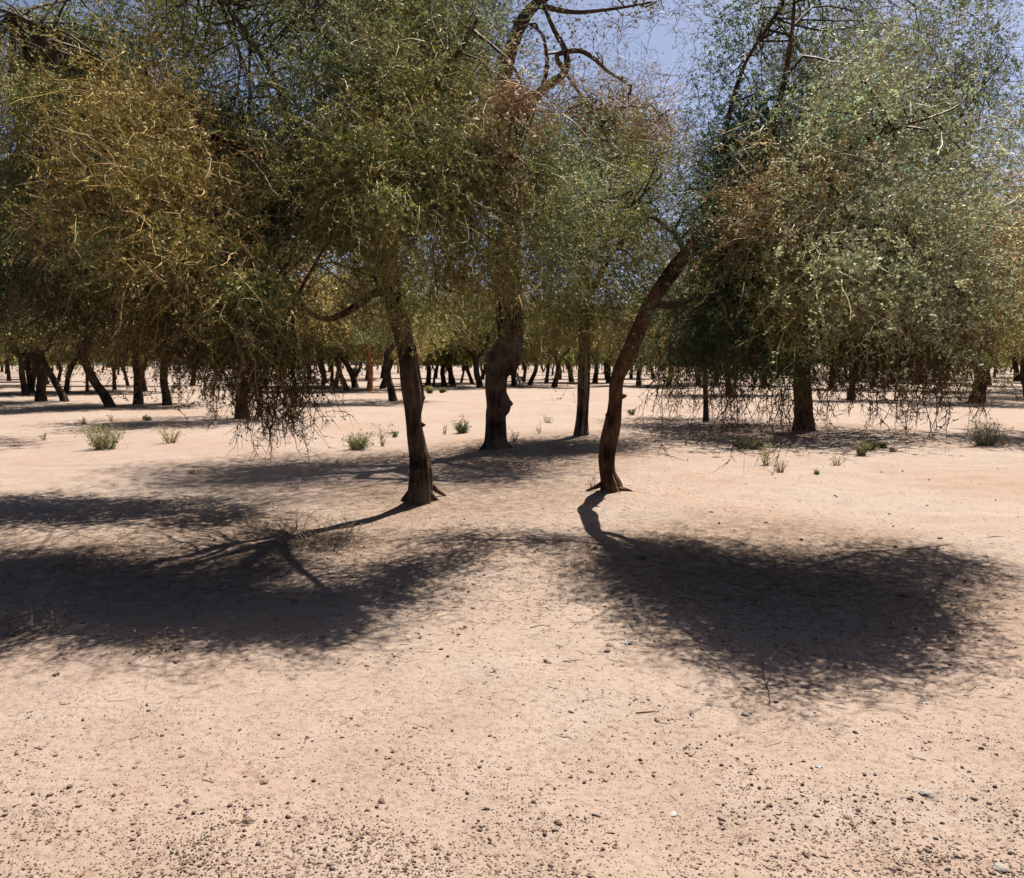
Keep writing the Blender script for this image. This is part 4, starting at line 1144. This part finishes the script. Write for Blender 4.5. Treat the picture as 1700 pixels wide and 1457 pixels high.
# twig and leaf litter under the crowns
r_ = np.random.default_rng(321)
s = Soup()
pts = []
for (cx, cy, sx, sy, n) in [(-2.6, 6.6, 2.2, 1.5, 2600), (1.8, 6.0, 1.5, 1.3, 2600), (-.6, 9.5, 2.2, 1.4, 3000), (-.3, 13.5, 2.6, 1.8, 2600), (5.5, 19.5, 4, 3, 700), (0, 7, 5, 3.5, 400)]:
    pts.append(np.stack([r_.normal(cx, sx, n), r_.normal(cy, sy, n)], -1))
pts = np.concatenate(pts); pts = pts[pts[:, 1] > 2.3]
n = len(pts)
a = r_.uniform(0, 6.28, n); L = r_.uniform(.012, .07, n) * np.where(r_.uniform(size=n) < .1, 2.2, 1); wd = r_.uniform(.0008, .002, n)
d = np.stack([np.cos(a), np.sin(a)], -1); e = np.stack([-np.sin(a), np.cos(a)], -1)
bend = r_.normal(0, .12, n) * L
p0 = pts - d * L[:, None] / 2; p1 = pts + e * bend[:, None]; p2 = pts + d * L[:, None] / 2
def zz(p): return ground_h(p[:, 0], p[:, 1])[:, None]
col = np.array([.08, .05, .03]) * r_.uniform(.5, 2.0, (n, 1))
ring = []
for p, f in ((p0, 1), (p1, 1), (p2, .5)):
    ring += [np.concatenate([p + e * wd[:, None] * f, zz(p) + .001], 1), np.concatenate([p, zz(p) + .001 + (wd * 1.8 * f)[:, None]], 1), np.concatenate([p - e * wd[:, None] * f, zz(p) + .001], 1)]
V = np.stack(ring, 1)
o9 = (np.arange(n) * 9)[:, None]
q = np.concatenate([o9 + np.array([[x, x + 1, x + 4, x + 3]]) for x in (0, 1, 3, 4)], 0)
s.add(V.reshape(-1, 3), q, None, np.repeat(np.concatenate([col, np.zeros((n, 1))], 1), 9, 0))
lp = np.concatenate([np.stack([r_.normal(cx, sx, k), r_.normal(cy, sy, k)], -1) for cx, cy, sx, sy, k in [(-2.4, 6.6, 1.5, .9, 6000), (1.9, 6.0, .9, .75, 6000)]])
lp = lp[lp[:, 1] > 3.4]; m = len(lp)
la = r_.uniform(0, 6.28, m); ll = r_.uniform(.005, .015, (m, 1)); lw = ll * .45
ld = np.stack([np.cos(la), np.sin(la)], -1); le = np.stack([-np.sin(la), np.cos(la)], -1)
lz = ground_h(lp[:, 0], lp[:, 1])[:, None] + .0035
LV = np.stack([np.concatenate([lp - ld * ll, lz], 1), np.concatenate([lp + le * lw, lz + .004 * r_.uniform(0, 1, (m, 1))], 1),
               np.concatenate([lp + ld * ll, lz + .006 * r_.uniform(0, 1, (m, 1))], 1), np.concatenate([lp - le * lw, lz], 1)], 1)
lc = np.array([.075, .046, .028]) * r_.uniform(.5, 1.9, (m, 1))
s.add(LV.reshape(-1, 3), (np.arange(m) * 4)[:, None] + np.arange(4), None, np.repeat(np.concatenate([lc, np.zeros((m, 1))], 1), 4, 0))
tag(link('twig_litter', s.mesh('twig_litter'), M_FOL), 'fallen twigs and leaf bits strewn under the trees', 'twig litter', kind='stuff')

# ------------------------------------------------------------------ goat between the far trunks
def goat():
    p = gp(863, 642)
    t = thing('goat', tuple(p), 'small black goat with a white flank between far trunks right of the burl trunk', 'goat')
    me = bpy.data.meshes.new('body')
    V = [(0, 0, .58), (0, .18, .62), (0, -.20, .60), (0, .42, .60), (0, -.40, .62), (0, -.50, .78), (0, -.56, .93), (0, -.70, .86),
         (.10, -.34, .34), (.10, -.33, .04), (-.10, -.34, .34), (-.10, -.33, .04),
         (.10, .36, .44), (.10, .44, .28), (.10, .40, .04), (-.10, .36, .44), (-.10, .44, .28), (-.10, .40, .04),
         (0, .52, .72), (.09, -.55, .96), (-.09, -.55, .96)]
    E = [(0, 1), (0, 2), (1, 3), (2, 4), (4, 5), (5, 6), (6, 7), (4, 8), (8, 9), (4, 10), (10, 11), (3, 12), (12, 13), (13, 14), (3, 15), (15, 16), (16, 17), (3, 18), (6, 19), (6, 20)]
    Rr = [.17, .18, .17, .15, .14, .09, .085, .045, .045, .03, .045, .03, .07, .035, .028, .07, .035, .028, .02, .025, .025]
    me.from_pydata(V, E, [])
    b_ = link('body', me, None, t)
    sk = b_.modifiers.new('skin', 'SKIN')
    for k, v in enumerate(me.skin_vertices[0].data):
        v.radius = (Rr[k], Rr[k]); v.use_root = (k == 0)
    b_.modifiers.new('sub', 'SUBSURF').levels = 1
    dg = bpy.context.evaluated_depsgraph_get()
    me2 = bpy.data.meshes.new_from_object(b_.evaluated_get(dg))
    b_.modifiers.clear(); b_.data = me2
    m = bpy.data.materials.new('goat_hide'); nt, n, l, p_ = nodes_of(m)
    tc = n.new('ShaderNodeTexCoord'); sx = n.new('ShaderNodeSeparateXYZ'); no = n.new('ShaderNodeTexNoise'); no.inputs['Scale'].default_value = 5
    l.new(tc.outputs['Object'], sx.inputs[0]); l.new(tc.outputs['Object'], no.inputs['Vector'])
    ad = n.new('ShaderNodeMath'); ad.operation = 'MULTIPLY_ADD'; ad.inputs[1].default_value = .12
    l.new(no.outputs['Fac'], ad.inputs[0]); l.new(sx.outputs['X'], ad.inputs[2])
    cr = n.new('ShaderNodeValToRGB'); cr.color_ramp.interpolation = 'CONSTANT'
    cr.color_ramp.elements[0].color = (.02, .016, .013, 1); cr.color_ramp.elements[1].position = .10; cr.color_ramp.elements[1].color = (.75, .70, .62, 1)
    l.new(ad.outputs[0], cr.inputs[0]); l.new(cr.outputs[0], p_.inputs['Base Color']); p_.inputs['Roughness'].default_value = .8
    me2.materials.clear(); me2.materials.append(m)
    for sgn in (-1, 1):
        s = Soup(); tube(s, [(sgn * .04, -.53, .98), (sgn * .07, -.48, 1.08), (sgn * .09, -.38, 1.12)], [.022, .016, .006], 6, 8)
        link('horn', s.mesh('horn', True), M_BARK, t)
    t.rotation_euler = (0, 0, math.radians(200))
goat()
